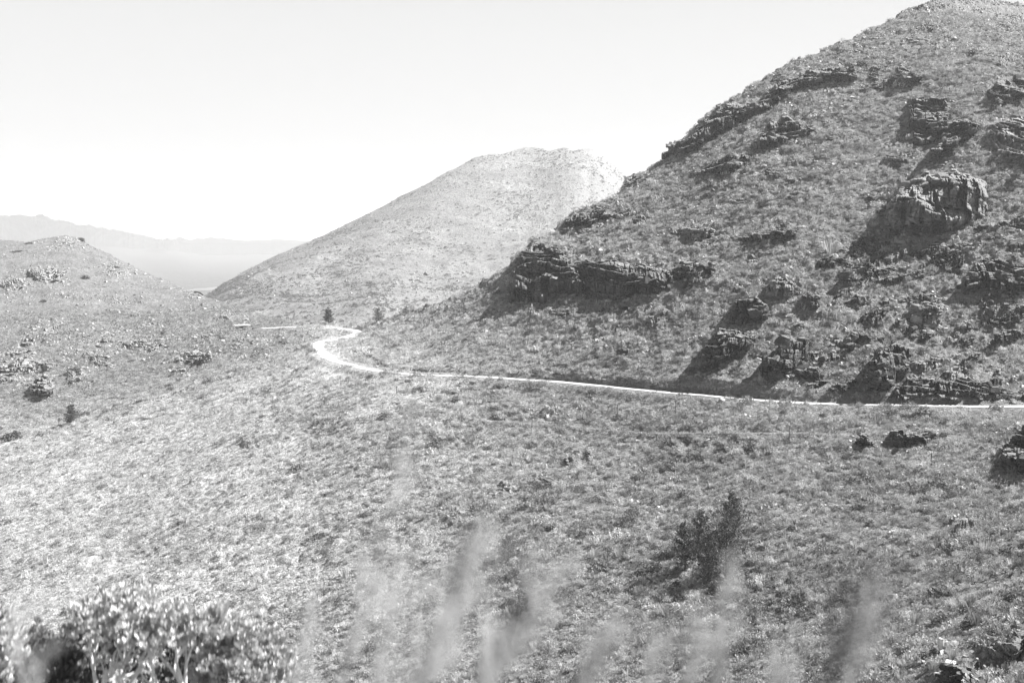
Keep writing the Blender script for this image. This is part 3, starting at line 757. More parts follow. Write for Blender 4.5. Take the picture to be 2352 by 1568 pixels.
def build_crag(ci, c):
    r = np.random.default_rng(100 + ci)
    p = c['p']; lo, hi_ = p.min(0) - 9, p.max(0) + 7
    w_, h_ = hi_ - lo
    st = 1.0 if w_ * h_ < 30000 else 1.25
    nx, ny = int(w_ / st) + 2, int(h_ / st) + 2
    X, Yy = np.meshgrid(np.linspace(lo[0], hi_[0], nx), np.linspace(lo[1], hi_[1], ny))
    X = X.ravel(); Yy = Yy.ravel()
    sk = SKY_AB(X)
    cx = (lo[0] + hi_[0]) / 2
    Ysafe = np.maximum(Yy, sk + 1)
    Yt = AB.depth(X, Ysafe)
    mpp = Yt / FZ                                   # metres per survey unit
    ci_ = c['block']
    # ragged outline
    P0 = ray(X, Yy, Yt)
    small = min(p.max(0) - p.min(0))
    d = poly_dist(p, X, Yy) + min(11.0, small * .34) * fbm(np.stack([X / 15, Yy / 10, np.full(len(X), ci * 3.3)], 1), 3, ci)
    # foot line under each column
    colx = np.linspace(lo[0], hi_[0], 60); foot = []
    yy = np.linspace(lo[1], hi_[1], 60)
    for x in colx:
        ins = inside(p, np.full(60, x), yy)
        foot.append(yy[ins].max() if ins.any() else np.nan)
    foot = np.array(foot); ok = ~np.isnan(foot)
    if ok.sum() < 2: foot[:] = p[:, 1].max()
    else: foot = np.interp(colx, colx[ok], foot[ok])
    ft = np.interp(X, colx, foot)
    Yf = AB.depth(X, np.maximum(ft, sk + 1))
    zt_, zf_ = (HY - Ysafe) / FZ * Yt, (HY - np.maximum(ft, sk + 1)) / FZ * Yf
    mm = (Yt - Yf) > 1.0
    S = float(np.clip(np.median((zt_[mm] - zf_[mm]) / (Yt - Yf)[mm]), .30, .8)) if mm.any() else .5
    rel = 0.42 * c['relief'] / S * (0.75 + 0.5 * fbm(np.stack([X * mpp / 12, Yy * 0, X * 0], 1), 2, ci + 9))
    # wall standing up from the foot: a tall first riser, then ledges and lower risers
    rise = np.maximum(Yt - Yf, 0)
    T = np.clip(c['relief'] * .28, 1.2, 4.4) / S * (1 + .25 * fbm(np.stack([X * mpp / 9, X * 0, X * 0 + ci], 1), 2, ci + 2))
    R1 = rel * (1 + .5 * fbm(np.stack([X * mpp / 7, X * 0 + 5, X * 0 + ci], 1), 3, ci + 6))
    ex = rise - R1
    g = np.maximum(ex, 0) / T + .45 * (fbm(np.stack([X * mpp / 10, Yy * mpp / 40, X * 0 + ci], 1), 3, ci + 3) + .5) * (ex > 0)
    fr = g - np.floor(g)
    pop = np.where(ex > 0, R1 - T * .5 + T * fr, rise) + .5
    pop = pop + .17 * c['relief'] / S * smooth(0, 30, ft - Yy) * (.5 + fbm(np.stack([X * mpp / 16, Yy * mpp / 16, X * 0 + ci], 1), 2, ci + 8))
    Yw = Yt - pop
    Pw = ray(X, Yy, Yw)
    # joint blocks
    B = ci_ * 0.62
    ya = R(c['yaw'])
    al = Pw[:, 0] * math.cos(ya) - 0.35 * Pw[:, 1] * math.sin(ya)
    ver = Pw[:, 2] + 0.10 * Pw[:, 0]
    wrp = np.stack([al / 9, ver / 9, al * 0], 1)
    al = al + 1.6 * fbm(wrp, 2, ci + 11); ver = ver + 1.2 * fbm(wrp, 2, ci + 12)
    tot = 0
    for lev, (sc, am) in enumerate(((1.9, 1.25), (0.85, 0.85), (0.38, 0.34))):
        j = np.floor(ver / (B * sc * 1.05)).astype(np.int64)
        off = h2(j, j * 0 + lev, ci) * .5
        a_ = al / (B * sc) + off
        i = np.floor(a_).astype(np.int64)
        fa = a_ - i; fv = ver / (B * sc * 1.05) - j
        rn = h2(i, j, ci + 7 + lev)
        ta = h2(i, j, ci + 70 + lev); tb = h2(i, j, ci + 90 + lev)
        edge = np.minimum(np.minimum(fa, 1 - fa), np.minimum(fv, 1 - fv))
        tilt = (fa - .5) * (ta * .9 + math.sin(ya) * .9) - (fv - .5) * (.35 + .3 * tb)
        tot = tot + am * B * (rn * .55 + tilt * .8 - 0.35 * (1 - smooth(0, .14, edge)))
    tot = tot + 0.25 * fbm(Pw / 1.1, 3, ci + 33)
    # buttresses: ribs that turn their broad side to the right where the crag catches the sun
    if c['yaw'] >= 10:
        per = c['block'] * 1.7
        fa_ = (al / per + .35 * fbm(np.stack([ver / 8, al / 20, al * 0 + ci], 1), 2, ci + 60)) % 1.0
        j2 = np.floor(ver / (c['block'] * 1.3) + .4 * fbm(np.stack([al / 6, ver * 0, al * 0 + ci], 1), 2, ci + 61))
        fa2 = (al / (per * .55) + h2(j2.astype(np.int64), j2.astype(np.int64) * 0, ci + 62)) % 1.0
        amp = math.tan(R(min(c['yaw'], 30) + 8))
        tot = tot + per * amp * ((1 - fa_) - .5) * .8 + per * .55 * amp * ((1 - fa2) - .5) * .8
    win = smooth(0, 4.0, d)
    k_small = min(1.0, small / 14.0)
    Yb = Yw - tot * k_small
    back = Yt + 4.0 + 0.3 * np.clip(-d, 0, 8)
    Yv = back * (1 - win) + Yb * win
    P = ray(X, Yy, Yv)
    P[:, 2] += low_disp(P0, X)[0]
    fc = grid_faces(ny, nx)
    keep = (d[fc] > -3.0).any(1)
    fc = fc[keep]
    us = np.unique(fc); mp = -np.ones(len(X), np.int64); mp[us] = np.arange(len(us))
    V1 = P[us]; F1 = mp[fc]
    # loose blocks on the crest, the ledges and at the foot
    nb = int(np.clip(w_ * h_ / 260, 2, 34))
    xi = r.uniform(p[:, 0].min(), p[:, 0].max(), nb * 6); yi = r.uniform(lo[1], hi_[1] - 2, nb * 6)
    dd = poly_dist(p, xi, yi)
    m = (dd > 0.5)
    xi, yi = xi[m][:nb], yi[m][:nb]
    if len(xi):
        ix = np.clip(((xi - lo[0]) / w_ * (nx - 1)).astype(int), 0, nx - 1); iy = np.clip(((yi - lo[1]) / h_ * (ny - 1)).astype(int), 0, ny - 1)
        base = P[iy * nx + ix] + np.array([0, 0.25 * B, 0])
        V2, F2 = make_blocks(r, base, B * 0.55 * min(1, k_small + .3), c['yaw'])
        V1 = np.vstack([V1, V2]); F1 = np.vstack([F1, F2 + len(us)])
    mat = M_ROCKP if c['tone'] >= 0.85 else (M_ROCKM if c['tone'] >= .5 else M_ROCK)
    org = V1.mean(0); org[2] = V1[:, 2].min()
    o = mesh_np('rock_outcrop', V1 - org, F1, mat, False)
    o.location = org
    tag(o, c['label'], c['cat'], ('small outcrops on the right mountainside' if ci < NAMED2 else 'pale ledges of the left rock band') if ci >= NAMED else None)
    return o
for ci, c in enumerate(CR):
    build_crag(ci, c)

# ------------------------------------------------------------------ scrub, stones, shrubs, trees
def leaf_quads(r, c, n, size, up=0.3, flat=1.0, narrow=0.5):
    """n small leaf faces with centres c"""
    d = r.normal(0, 1, (n, 3)); d[:, 2] += up; d /= np.linalg.norm(d, axis=1)[:, None]
    e = r.normal(0, 1, (n, 3)); e -= (e * d).sum(1)[:, None] * d; e /= np.linalg.norm(e, axis=1)[:, None]
    s = size * np.exp(r.normal(0, .25, (n, 1)))
    L, Wd = d * s, e * s * narrow
    V = np.stack([c - L * .5, c - Wd * .5 + L * .05, c + L * .5, c + Wd * .5 + L * .05], 1)
    return V.reshape(-1, 3), np.arange(n * 4).reshape(n, 4)

def proto_bush(seed, n=110, size=.24, hgt=.8, lump=.35):
    r = np.random.default_rng(seed)
    u = r.normal(0, 1, (n, 3)); u[:, 2] = np.abs(u[:, 2]); u /= np.linalg.norm(u, axis=1)[:, None]
    rad = 1 + lump * vnoise(u * 2.3 + seed, 3)
    c = u * rad[:, None] * np.array([1, 1, hgt]) * r.uniform(.7, 1, (n, 1))
    c[:, 2] -= .1
    return leaf_quads(r, c, n, size, .8, narrow=.55)

def proto_candle(seed, n=26):
    """bush of upright leafy shoots with bright heads"""
    r = np.random.default_rng(seed)
    Vs, Fs, k = [], [], 0
    for _ in range(n):
        a = r.uniform(0, 6.28); q = r.uniform(0, 1) ** .6
        x, y = q * math.cos(a), q * math.sin(a); h = r.uniform(.55, 1.15) * (1.15 - .5 * q)
        m = 7
        c = np.stack([x + r.normal(0, .06, m), y + r.normal(0, .06, m), np.linspace(h * .45, h, m)], 1)
        V, F = leaf_quads(r, c, m, .17, 1.2, narrow=.5)
        Vs.append(V); Fs.append(F + k); k += len(V)
    return np.vstack(Vs), np.vstack(Fs)

def join2(parts):
    Vs, Fs, k = [], [], 0
    for V, F in parts:
        Vs.append(V); Fs.append(np.asarray(F) + k); k += len(V)
    return np.vstack(Vs), np.vstack(Fs)

def proto_tuft(seed, n=46, spread=.5, w=.05):
    r = np.random.default_rng(seed)
    a = r.uniform(0, 6.28, n); q = r.uniform(0, .35, n)
    b0 = np.stack([q * np.cos(a), q * np.sin(a), np.full(n, -.15)], 1)
    L = r.uniform(.6, 1.1, n)
    tip = b0 + np.stack([np.cos(a) * spread * r.uniform(.2, 1, n), np.sin(a) * spread * r.uniform(.2, 1, n), L], 1)
    e = np.stack([-np.sin(a), np.cos(a), 0 * a], 1) * w
    V = np.stack([b0 - e, b0 + e, tip + e * .3, tip - e * .3], 1).reshape(-1, 3)
    return V, np.arange(n * 4).reshape(n, 4)

M_SCRUB = leaf_mat('scrub_leaves', 0.14, 0.32, 0.35, 0.25, True)
M_SILV = leaf_mat('silver_leaves', 0.27, 0.50, 0.35, 0.25, True)
M_STRAW = leaf_mat('straw_grass', 0.22, 0.42, 0.25, 0.3, True)
M_DARKLEAF = leaf_mat('dark_leaves', 0.04, 0.12, 0.5, 0.15)
M_BUSHLEAF = leaf_mat('shrub_leaves', 0.16, 0.42, 0.6, 0.25)
protos = bpy.data.collections.new('scrub_kinds')
PL = []
def add_proto(name, VF, mat, col):
    o = mesh_np(name, VF[0], VF[1], mat, False, link=False)
    col.objects.link(o); PL.append(o)
k = 0
for i in range(3): add_proto('a%02d_bush' % i, proto_bush(10 + i), M_SCRUB, protos)
for i in range(2): add_proto('b%02d_candle' % i, proto_candle(20 + i), M_SILV, protos)
for i in range(2): add_proto('c%02d_tuft' % i, proto_tuft(30 + i), M_STRAW, protos)
for i in range(2): add_proto('d%02d_mat' % i, proto_bush(40 + i, 80, .3, .4), M_SILV, protos)

def scatter_obj(name, pts, scale, rotz, idx, tone, col, label, stretch=None):
    me = bpy.data.meshes.new(name)
    me.vertices.add(len(pts)); me.vertices.foreach_set('co', np.asarray(pts, np.float32).ravel())
    def at(n, ty, v, key='value'):
        a = me.attributes.new(n, ty, 'POINT'); a.data.foreach_set(key, np.ascontiguousarray(v).ravel())
    at('scl', 'FLOAT_VECTOR', np.asarray(scale, np.float32), 'vector')
    at('rot', 'FLOAT_VECTOR', np.asarray(rotz, np.float32), 'vector')
    at('idx', 'INT', np.asarray(idx, np.int32))
    at('tn', 'FLOAT', np.asarray(tone, np.float32))
    o = bpy.data.objects.new(name, me); COL.objects.link(o)
    g = bpy.data.node_groups.new(name, 'GeometryNodeTree')
    g.interface.new_socket('Geometry', in_out='INPUT', socket_type='NodeSocketGeometry')
    g.interface.new_socket('Geometry', in_out='OUTPUT', socket_type='NodeSocketGeometry')
    gi, go = g.nodes.new('NodeGroupInput'), g.nodes.new('NodeGroupOutput')
    ci = g.nodes.new('GeometryNodeCollectionInfo'); ci.inputs[0].default_value = col
    ci.inputs['Separate Children'].default_value = True; ci.inputs['Reset Children'].default_value = True
    ip = g.nodes.new('GeometryNodeInstanceOnPoints'); ip.inputs['Pick Instance'].default_value = True
    def attr(n, ty):
        a = g.nodes.new('GeometryNodeInputNamedAttribute'); a.data_type = ty; a.inputs[0].default_value = n
        return a.outputs[0]
    e2r = g.nodes.new('FunctionNodeEulerToRotation')
    L = g.links.new
    L(gi.outputs[0], ip.inputs['Points']); L(ci.outputs[0], ip.inputs['Instance'])
    L(attr('idx', 'INT'), ip.inputs['Instance Index'])
    L(attr('rot', 'FLOAT_VECTOR'), e2r.inputs[0]); L(e2r.outputs[0], ip.inputs['Rotation'])
    L(attr('scl', 'FLOAT_VECTOR'), ip.inputs['Scale'])
    sa = g.nodes.new('GeometryNodeStoreNamedAttribute'); sa.data_type = 'FLOAT'; sa.domain = 'INSTANCE'; sa.inputs['Name'].default_value = 'tone'
    L(ip.outputs[0], sa.inputs[0]); L(attr('tn', 'FLOAT'), sa.inputs['Value'])
    L(sa.outputs[0], go.inputs[0])
    md = o.modifiers.new('scatter', 'NODES'); md.node_group = g
    return tag(o, label, name, kind='stuff')

# ground faces by area
G = PT
q00, q01, q10 = G[:-1, :-1], G[:-1, 1:], G[1:, :-1]
area = np.linalg.norm(np.cross(q01 - q00, q10 - q00), axis=-1)
cen = (q00 + G[1:, 1:]) / 2
nrmz = np.abs(np.cross(q01 - q00, q10 - q00)[..., 2]) / np.maximum(area, 1e-9)
rdc, rkc, plc = RDM[:-1, :-1], RKM[:-1, :-1], pale[:-1, :-1]
def pick(n, wgt):
    w = (area * wgt).ravel(); w /= w.sum()
    i = rng.choice(len(w), n, p=w)
    a, b_ = i // (NX - 1), i % (NX - 1)
    u, v = rng.random((n, 1)), rng.random((n, 1))
    P = G[a, b_] * (1 - u) * (1 - v) + G[a, b_ + 1] * u * (1 - v) + G[a + 1, b_] * (1 - u) * v + G[a + 1, b_ + 1] * u * v
    return P, a, b_
print('AREA near', area[cen[..., 1] < 700].sum())
NS = 320000
wg = (cen[..., 1] < 760) * (rdc > 3.7) * (1 - .5 * rkc) * smooth(1100, 300, cen[..., 1])
wg = wg * (0.8 + .4 * smooth(-.3, .3, fbm(cen / 9.0, 2, 61)))
P, a, b_ = pick(NS, wg)
pl = pale[a, b_]
patchn = fbm(P / 7.0, 3, 71) + .25 * fbm(P / 50.0, 2, 72)
u = rng.random(NS) + .55 * patchn
kind = np.where(u < .34, rng.integers(0, 3, NS), np.where(u < .62, 3 + rng.integers(0, 2, NS), np.where(u < .85, 5 + rng.integers(0, 2, NS), 7 + rng.integers(0, 2, NS))))
sc = np.exp(rng.normal(-.66, .55, NS)) * np.where(kind < 3, .85, np.where(kind < 5, .9, .8))
sc *= 1 + .35 * smooth(350, 650, P[:, 1])
sc *= 1 - .22 * smooth(1150, 500, P[:, 0] / P[:, 1] * FZ + CX)
sc *= 1 - .5 * ((P[:, 2] < ROADZ + .5) * (road_dist(P[:, :2]) < 9))
sc3 = np.stack([sc, sc, sc * rng.uniform(.7, 1.3, NS)], 1)
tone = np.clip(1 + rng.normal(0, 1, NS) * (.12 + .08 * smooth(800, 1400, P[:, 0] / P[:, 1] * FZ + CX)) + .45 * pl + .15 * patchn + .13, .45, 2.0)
rot = np.stack([rng.normal(0, .12, NS), rng.normal(0, .12, NS), rng.uniform(0, 6.28, NS)], 1)
scatter_obj('scrub', P, sc3, rot, kind, tone, protos, 'dense low heath scrub covering the slopes')

# taller clumps standing out of the low scrub, thicker towards the right and in the hollows
big = bpy.data.collections.new('clump_kinds')
M_CLUMP = leaf_mat('clump_leaves', 0.06, 0.22, 0.3, 0.2, True)
for i in range(2): add_proto('e%02d_clump' % i, join2([proto_bush(90 + i, 260, .2, .75, .5), proto_bush(95 + i, 90, .22, .5, .3)]), M_CLUMP, big)
for i in range(2): add_proto('f%02d_clump' % i, proto_candle(97 + i, 60), M_SILV, big)
NB = 11000
gxp = cen[..., 0] / cen[..., 1] * FZ + CX
wg = (cen[..., 1] < 620) * (rdc > 5.5) * (1 - .3 * rkc) * (.25 + smooth(500, 1500, gxp)) * (.12 + smooth(.05, .45, fbm(cen / np.array([22.0, 22.0, 14.0]), 3, 64)))
P, a, b_ = pick(NB, wg)
sc = np.exp(rng.normal(.02, .36, NB))
scatter_obj('undergrowth', P - [0, 0, .15], np.stack([sc, sc, sc * rng.uniform(.7, 1.1, NB)], 1), np.stack([rng.normal(0, .1, NB), rng.normal(0, .1, NB), rng.uniform(0, 6.28, NB)], 1), rng.choice([0, 1, 0, 1, 2, 3], NB), np.clip(rng.normal(.95, .25, NB) + .5 * pale[a, b_], .45, 1.7), big, 'taller clumps of scrub scattered over the slopes')

# stones
stones = bpy.data.collections.new('stone_kinds')
M_STONE = leaf_mat('stone', 0.16, 0.40, 0.5, 0, True)
for i in range(5):
    rr_ = np.random.default_rng(300 + i)
    add_proto('s%02d_stone' % i, make_blocks(rr_, np.zeros((1, 3)), 1.0, 0), M_STONE, stones)
NT = 34000
wg = (cen[..., 1] < 1100) * (rdc > 5) * (1 - .5 * smooth(760, 600, gxp)) * (0.02 + 1.2 * rkc * (nrmz > .5) + .4 * smooth(.15, .5, fbm(cen / 30.0, 3, 81)) * smooth(-60, 20, cen[..., 2]) + .10 * smooth(700, 300, cen[..., 0] / cen[..., 1] * FZ + CX) * smooth(440, 520, cen[..., 1]))
P, a, b_ = pick(NT, wg)
sc = np.minimum(np.exp(rng.normal(-.25, .45, NT)), 1.7) * (0.8 + .3 * smooth(400, 800, P[:, 1]))
scatter_obj('stones', P, np.stack([sc, sc, sc], 1), np.stack([rng.normal(0, .3, NT), rng.normal(0, .3, NT), rng.uniform(0, 6.28, NT)], 1), rng.integers(0, 5, NT), np.clip(rng.normal(.95, .2, NT), .4, 1.5), stones, 'loose pale stones strewn over the slopes')

PC = ALLC[12:]
c00, c01, c10 = PC[:-1, :-1], PC[:-1, 1:], PC[1:, :-1]
areaC = np.linalg.norm(np.cross(c01 - c00, c10 - c00), axis=-1)
cenC = (c00 + PC[1:, 1:]) / 2
def pickC(n, w):
    w = (areaC * w).ravel(); w /= w.sum(); i = rng.choice(len(w), n, p=w); a, b_ = i // (NXC - 1), i % (NXC - 1)
    return cenC[a, b_] + rng.normal(0, 1.0, (n, 3)) * [1, 1, .1]
P = pickC(3500, (.3 + 1.6 * smooth(.0, .4, fbm(cenC / 90.0, 3, 91))) * (cenC[..., 2] > -60))
sc = np.exp(rng.normal(.1, .4, 3500))
scatter_obj('boulders', P, np.stack([sc, sc, sc], 1), np.stack([rng.normal(0, .3, 3500), rng.normal(0, .3, 3500), rng.uniform(0, 6.28, 3500)], 1), rng.integers(0, 5, 3500), np.clip(rng.normal(1.15, .2, 3500), .5, 1.6), stones, 'pale boulders dotting the middle mountain')
P = pickC(16000, (.25 + smooth(-.1, .4, fbm(cenC / 70.0, 3, 93))) * (1 + 2 * smooth(-40, -62, cenC[..., 2])))
sc = np.exp(rng.normal(.35, .4, 16000))
scatter_obj('bushes', P, np.stack([sc, sc, sc], 1), np.stack([np.zeros(16000), np.zeros(16000), rng.uniform(0, 6.28, 16000)], 1), rng.integers(0, 3, 16000), np.clip(rng.normal(.8, .2, 16000), .4, 1.5), protos, 'bushes dotting the middle mountain')

def at_px(x, y):
    """ground point seen at survey position x, y"""
    p, _, _ = ab_surface(np.array([float(x)]), np.array([max(float(y), float(SKY_AB(x)) + .5)]))
    return p[0]

# bigger shrubs one can tell apart on the near slope
shrub_meshes = []
for i in range(5):
    V, F = proto_candle(60 + i, 60) if i % 2 else proto_bush(60 + i, 420, .13, .85, .5)
    o = mesh_np('shrub', V, F, M_BUSHLEAF, False, link=False); shrub_meshes.append(o.data); bpy.data.objects.remove(o)
P, a, b_ = pick(240, (cen[..., 1] < 330) * (cen[..., 1] > 105) * (np.abs(cen[..., 0] / cen[..., 1] * FZ) < 1140) * (rdc > 6) * (cen[..., 2] > -0.395 * cen[..., 1]))
for i in range(240):
    o = bpy.data.objects.new('shrub', shrub_meshes[i % 5])
    o.location = P[i] - np.array([0, 0, .1]); s_ = random.uniform(.9, 1.7)
    o.scale = (s_, s_, s_ * random.uniform(.8, 1.1)); o.rotation_euler = (0, 0, random.uniform(0, 6.28))
    COL.objects.link(o)
    tag(o, 'pale leafy shrub standing above the low scrub on the near slope', 'shrub', 'pale shrubs on the near slope')

def tube(path, rad, sides=6):
    path = np.asarray(path, float); n = len(path)
    T = np.gradient(path, axis=0); T /= np.maximum(np.linalg.norm(T, axis=1)[:, None], 1e-9)
    ref = np.array([0.31, .17, 1.0]) if abs(T[0, 2]) < .9 else np.array([1.0, .1, 0])
    A = np.cross(T, ref); A /= np.linalg.norm(A, axis=1)[:, None]; B = np.cross(T, A)
    an = np.linspace(0, 2 * np.pi, sides + 1)[:-1]
    V = path[:, None] + np.asarray(rad)[:, None, None] * (A[:, None] * np.cos(an)[None, :, None] + B[:, None] * np.sin(an)[None, :, None])
    i = np.arange(n * sides).reshape(n, sides)
    F = np.stack([i[:-1], np.roll(i, -1, 1)[:-1], np.roll(i, -1, 1)[1:], i[1:]], -1).reshape(-1, 4)
    return V.reshape(-1, 3), F
def join(parts):
    Vs, Fs, k = [], [], 0
    for V, F in parts:
        Vs.append(V); Fs.append(np.asarray(F) + k); k += len(V)
    return np.vstack(Vs), np.vstack(Fs)

m_bark, t, b = mat_nodes('dark_bark')
t.links.new(ramp(t, noise(t, 6, 5, .7, geo_pos(t)), [(.3, .05), (.7, .14)]), b.inputs['Base Color'])
m_pbark, t, b = mat_nodes('pale_bark')
t.links.new(ramp(t, noise(t, 9, 6, .7, geo_pos(t)), [(.3, .55), (.7, .8)]), b.inputs['Base Color'])
M_NEEDLE = leaf_mat('pine_needles', 0.04, 0.13, 1.2, .1)

def conifer(x, y, h_px, w_ratio, label, seed, lean=0.0, bare=.08, group=None, n_wh=15, mat=None):
    w_ratio *= 1.3
    r = np.random.default_rng(seed)
    p = at_px(x, y); h = 1.12 * h_px * p[1] / FZ
    root = empty('pine_tree', p - np.array([0, 0, .2]), label, 'tree', group)
    zz = np.linspace(0, h, 9)
    tr = np.stack([lean * zz + .05 * np.sin(zz * .7 + seed), .04 * np.cos(zz * .6), zz], 1)
    V, F = tube(tr, np.linspace(.026 * h, .004 * h, 9), 7)
    mesh_np('trunk', V, F, m_bark, True, parent=root)
    Vs = []; br = []
    for k in range(n_wh):
        f = bare + (1 - bare) * (k + r.uniform(0, .6)) / n_wh
        z0 = f * h; L0 = w_ratio * h * .5 * (1 - f) ** .6 * (1 if f > .2 else .6 + 2 * f) + .03 * h
        for m in range(r.integers(5, 8)):
            a = r.uniform(0, 6.28); L = L0 * r.uniform(.55, 1.2)
            c0 = np.array([lean * z0, 0, z0]); dirv = np.array([math.cos(a), math.sin(a), r.uniform(.25, .95)])
            tip = c0 + dirv * L
            br.append(tube(np.array([c0, c0 + dirv * L * .5 - [0, 0, .03 * L], tip]), [.006 * h, .004 * h, .002 * h], 4))
            n = int((9 + 34 * L / (w_ratio * h * .5 + .1)) * (2.2 if h_px < 45 else 1.25))
            s = r.uniform(.25, 1.05, (n, 1))
            c = c0 + dirv * L * s + r.normal(0, .10 * L0 + .008 * h, (n, 3)) * np.array([1, 1, .6])
            Vq, Fq = leaf_quads(r, c, n, .055 * h, 1.3, narrow=.26)
            Vs.append((Vq, Fq))
    V, F = join(Vs + br)
    mesh_np('crown', V, F, mat or M_NEEDLE, False, parent=root)
    return root
conifer(1679, 1215, 88, .62, 'upper right dark pine of the clump on the near slope, topmost of five', 1, n_wh=13)
conifer(1668, 1298, 108, .78, 'wide dark pine at the lower right of the clump on the near slope', 2)
conifer(1627, 1325, 98, .62, 'spiky pine with a bare leader, lowest of the clump on the near slope', 3)
conifer(1602, 1248, 76, .62, 'upper left bushy pine of the clump on the near slope', 4, .12)
conifer(1575, 1300, 96, .48, 'slim leaning pine at the left of the clump on the near slope', 5, -.05)
conifer(1167, 1276, 52, .72, 'single small pine with a dark shadow left of centre on the near slope', 6)
conifer(755, 742, 33, .55, 'dark upright pine beside the far stretch of road in the saddle', 7, n_wh=11)
conifer(869, 741, 30, 1.0, 'bushy spreading pine right of the upright pine in the saddle', 8, n_wh=9)
conifer(164, 968, 40, .6, 'lone pine with a black shadow on the left hillside', 9, n_wh=11)
conifer(931, 722, 18, .95, 'small faint conifer on the slope edge above the saddle', 10, n_wh=7)
conifer(948, 720, 13, .8, 'tiny conifer right beside the small faint conifer', 11, n_wh=6)
conifer(978, 712, 13, .9, 'tiny pointed conifer farthest right along the slope edge', 12, n_wh=6)
conifer(463, 703, 9, .8, 'tiny conifer in the notch at the foot of the left hill', 13, n_wh=6)

bush_cache = {}
def bush(x, y, r_px, label, seed, hgt=.85, mat=None, name='bush'):
    p = at_px(x, y); rad = r_px * p[1] / FZ
    r = np.random.default_rng(seed)
    V, F = join([proto_bush(seed, 500, .17, hgt, .5), proto_bush(seed + 1, 160, .2, hgt * .6, .3)])
    o = mesh_np(name, V * rad, F, mat or M_DARKLEAF, False)
    o.location = p
    return tag(o, label, 'bush')
bush(960, 894, 18, 'round black bush just below the road bend', 401)
bush(1870, 374, 8, 'lone dark bush on the open upper mountain slope', 402, 1.1)
bush(1224, 566, 11, 'pale tree-like bush on the left top of the headland cliff', 403, .9, M_BUSHLEAF)
bush(1249, 556, 8, 'small bush right behind the headland top', 404, .9, M_BUSHLEAF)
bush(88, 858, 9, 'bush on top of the pale pinnacle', 405)
bush(172, 858, 14, 'dark bush capping the rounded pale crag on the left', 406)
bush(105, 895, 10, 'bush at the right foot of the pale pinnacle', 407)
bush(195, 640, 11, 'dark bush among pale rocks high on the left hill', 408)
bush(80, 636, 10, 'dark bush at the left end of the slanting slabs', 409)
bush(40, 578, 12, 'dark bushes near the top left of the left hill', 410, .4)
bush(66, 560, 10, 'low dark bush just under the crest of the left hill', 411, .4)
bush(265, 615, 9, 'dark bush on the right shoulder of the left hill', 412)
bush(375, 770, 7, 'round bush above the middle cliff of the left rock band', 413)
bush(100, 694, 7, 'dark bush pair in the bowl below the left hill slabs', 414)
bush(30, 1000, 36, 'broad low dark thicket under the rocks at the left edge', 415, .35)
bush(590, 1420, 15, 'dark bush on the near slope right of the foreground shrubs', 416, 1.1)
bush(1433, 1004, 16, 'dark bush on the old terrace line right of centre', 417, .5)
bush(1141, 955, 16, 'dark bush by the terrace line left of the thin poles', 418, .5)
bush(1722, 1026, 16, 'left dark bush of two below the terrace line at right', 419, .8)
bush(1772, 1035, 13, 'right dark bush of two below the terrace line at right', 420, .8)
bush(2120, 952, 26, 'large dark bush hanging below the road edge at right', 421, .7)
bush(745, 746, 6, 'small round bush left of the foot of the upright saddle pine', 422)
bush(716, 744, 5, 'small dark bush on the saddle next to the far road', 423)
bush(1050, 882, 10, 'dark bush under the road edge in the centre', 424, .5)
bush(1880, 1015, 9, 'bush by the thin pole below the road at right', 425)
bush(860, 1350, 14, 'dark bush on the near slope below centre left', 426, .7)
bush(1245, 1400, 14, 'dark bush low on the near slope between the seed plumes', 427, .7)
bush(820, 1380, 12, 'small dark bush between the left pale plumes', 428, .7)

for i in range(84):
    k_ = int(rng.integers(0, len(RC) - 40)); c_ = RC[k_]; t_ = RC[k_ + 1] - RC[k_]; t_ /= np.linalg.norm(t_)
    nn_ = np.array([-t_[1], t_[0]]); nn_ = nn_ if nn_[1] < 0 else -nn_
    q_ = c_ + nn_ * random.uniform(2.5, 3.8)
    o = bpy.data.objects.new('roadside_bush', shrub_meshes[(i * 2) % 5 if i % 3 else 0])
    s_ = random.uniform(.7, 2.0)
    o.location = (q_[0], q_[1], ROADZ - .4); o.scale = (s_ * 1.3, s_, s_); o.rotation_euler = (0, 0, random.uniform(0, 6.28))
    COL.objects.link(o)
    tag(o, 'scrubby bush growing on the lower verge of the gravel road', 'bush', 'bushes along the lower road verge')

DK = []
for i in range(22):
    if i < 14: x_, y_ = random.gauss(1235, 48), random.gauss(1290, 26)
    else: x_, y_ = random.uniform(1480, 1640), random.uniform(1290, 1345)
    o = bush(x_, y_, random.uniform(8, 17), 'dark bush in the shaded scrub patch around the small pine and the pine clump', 440 + i, .75, M_DARKLEAF if i % 3 else M_BUSHLEAF)
    o['group'] = 'dark bushes near the pines'
bush(2140, 1500, 26, 'dark bush at the bottom right in front of the boulder tumble', 470, .8)
bush(2235, 1425, 22, 'dark bush above the boulder tumble in the bottom right corner', 471, .7)
bush(2330, 1360, 24, 'dark bush at the right edge above the bottom right boulders', 472, .7)

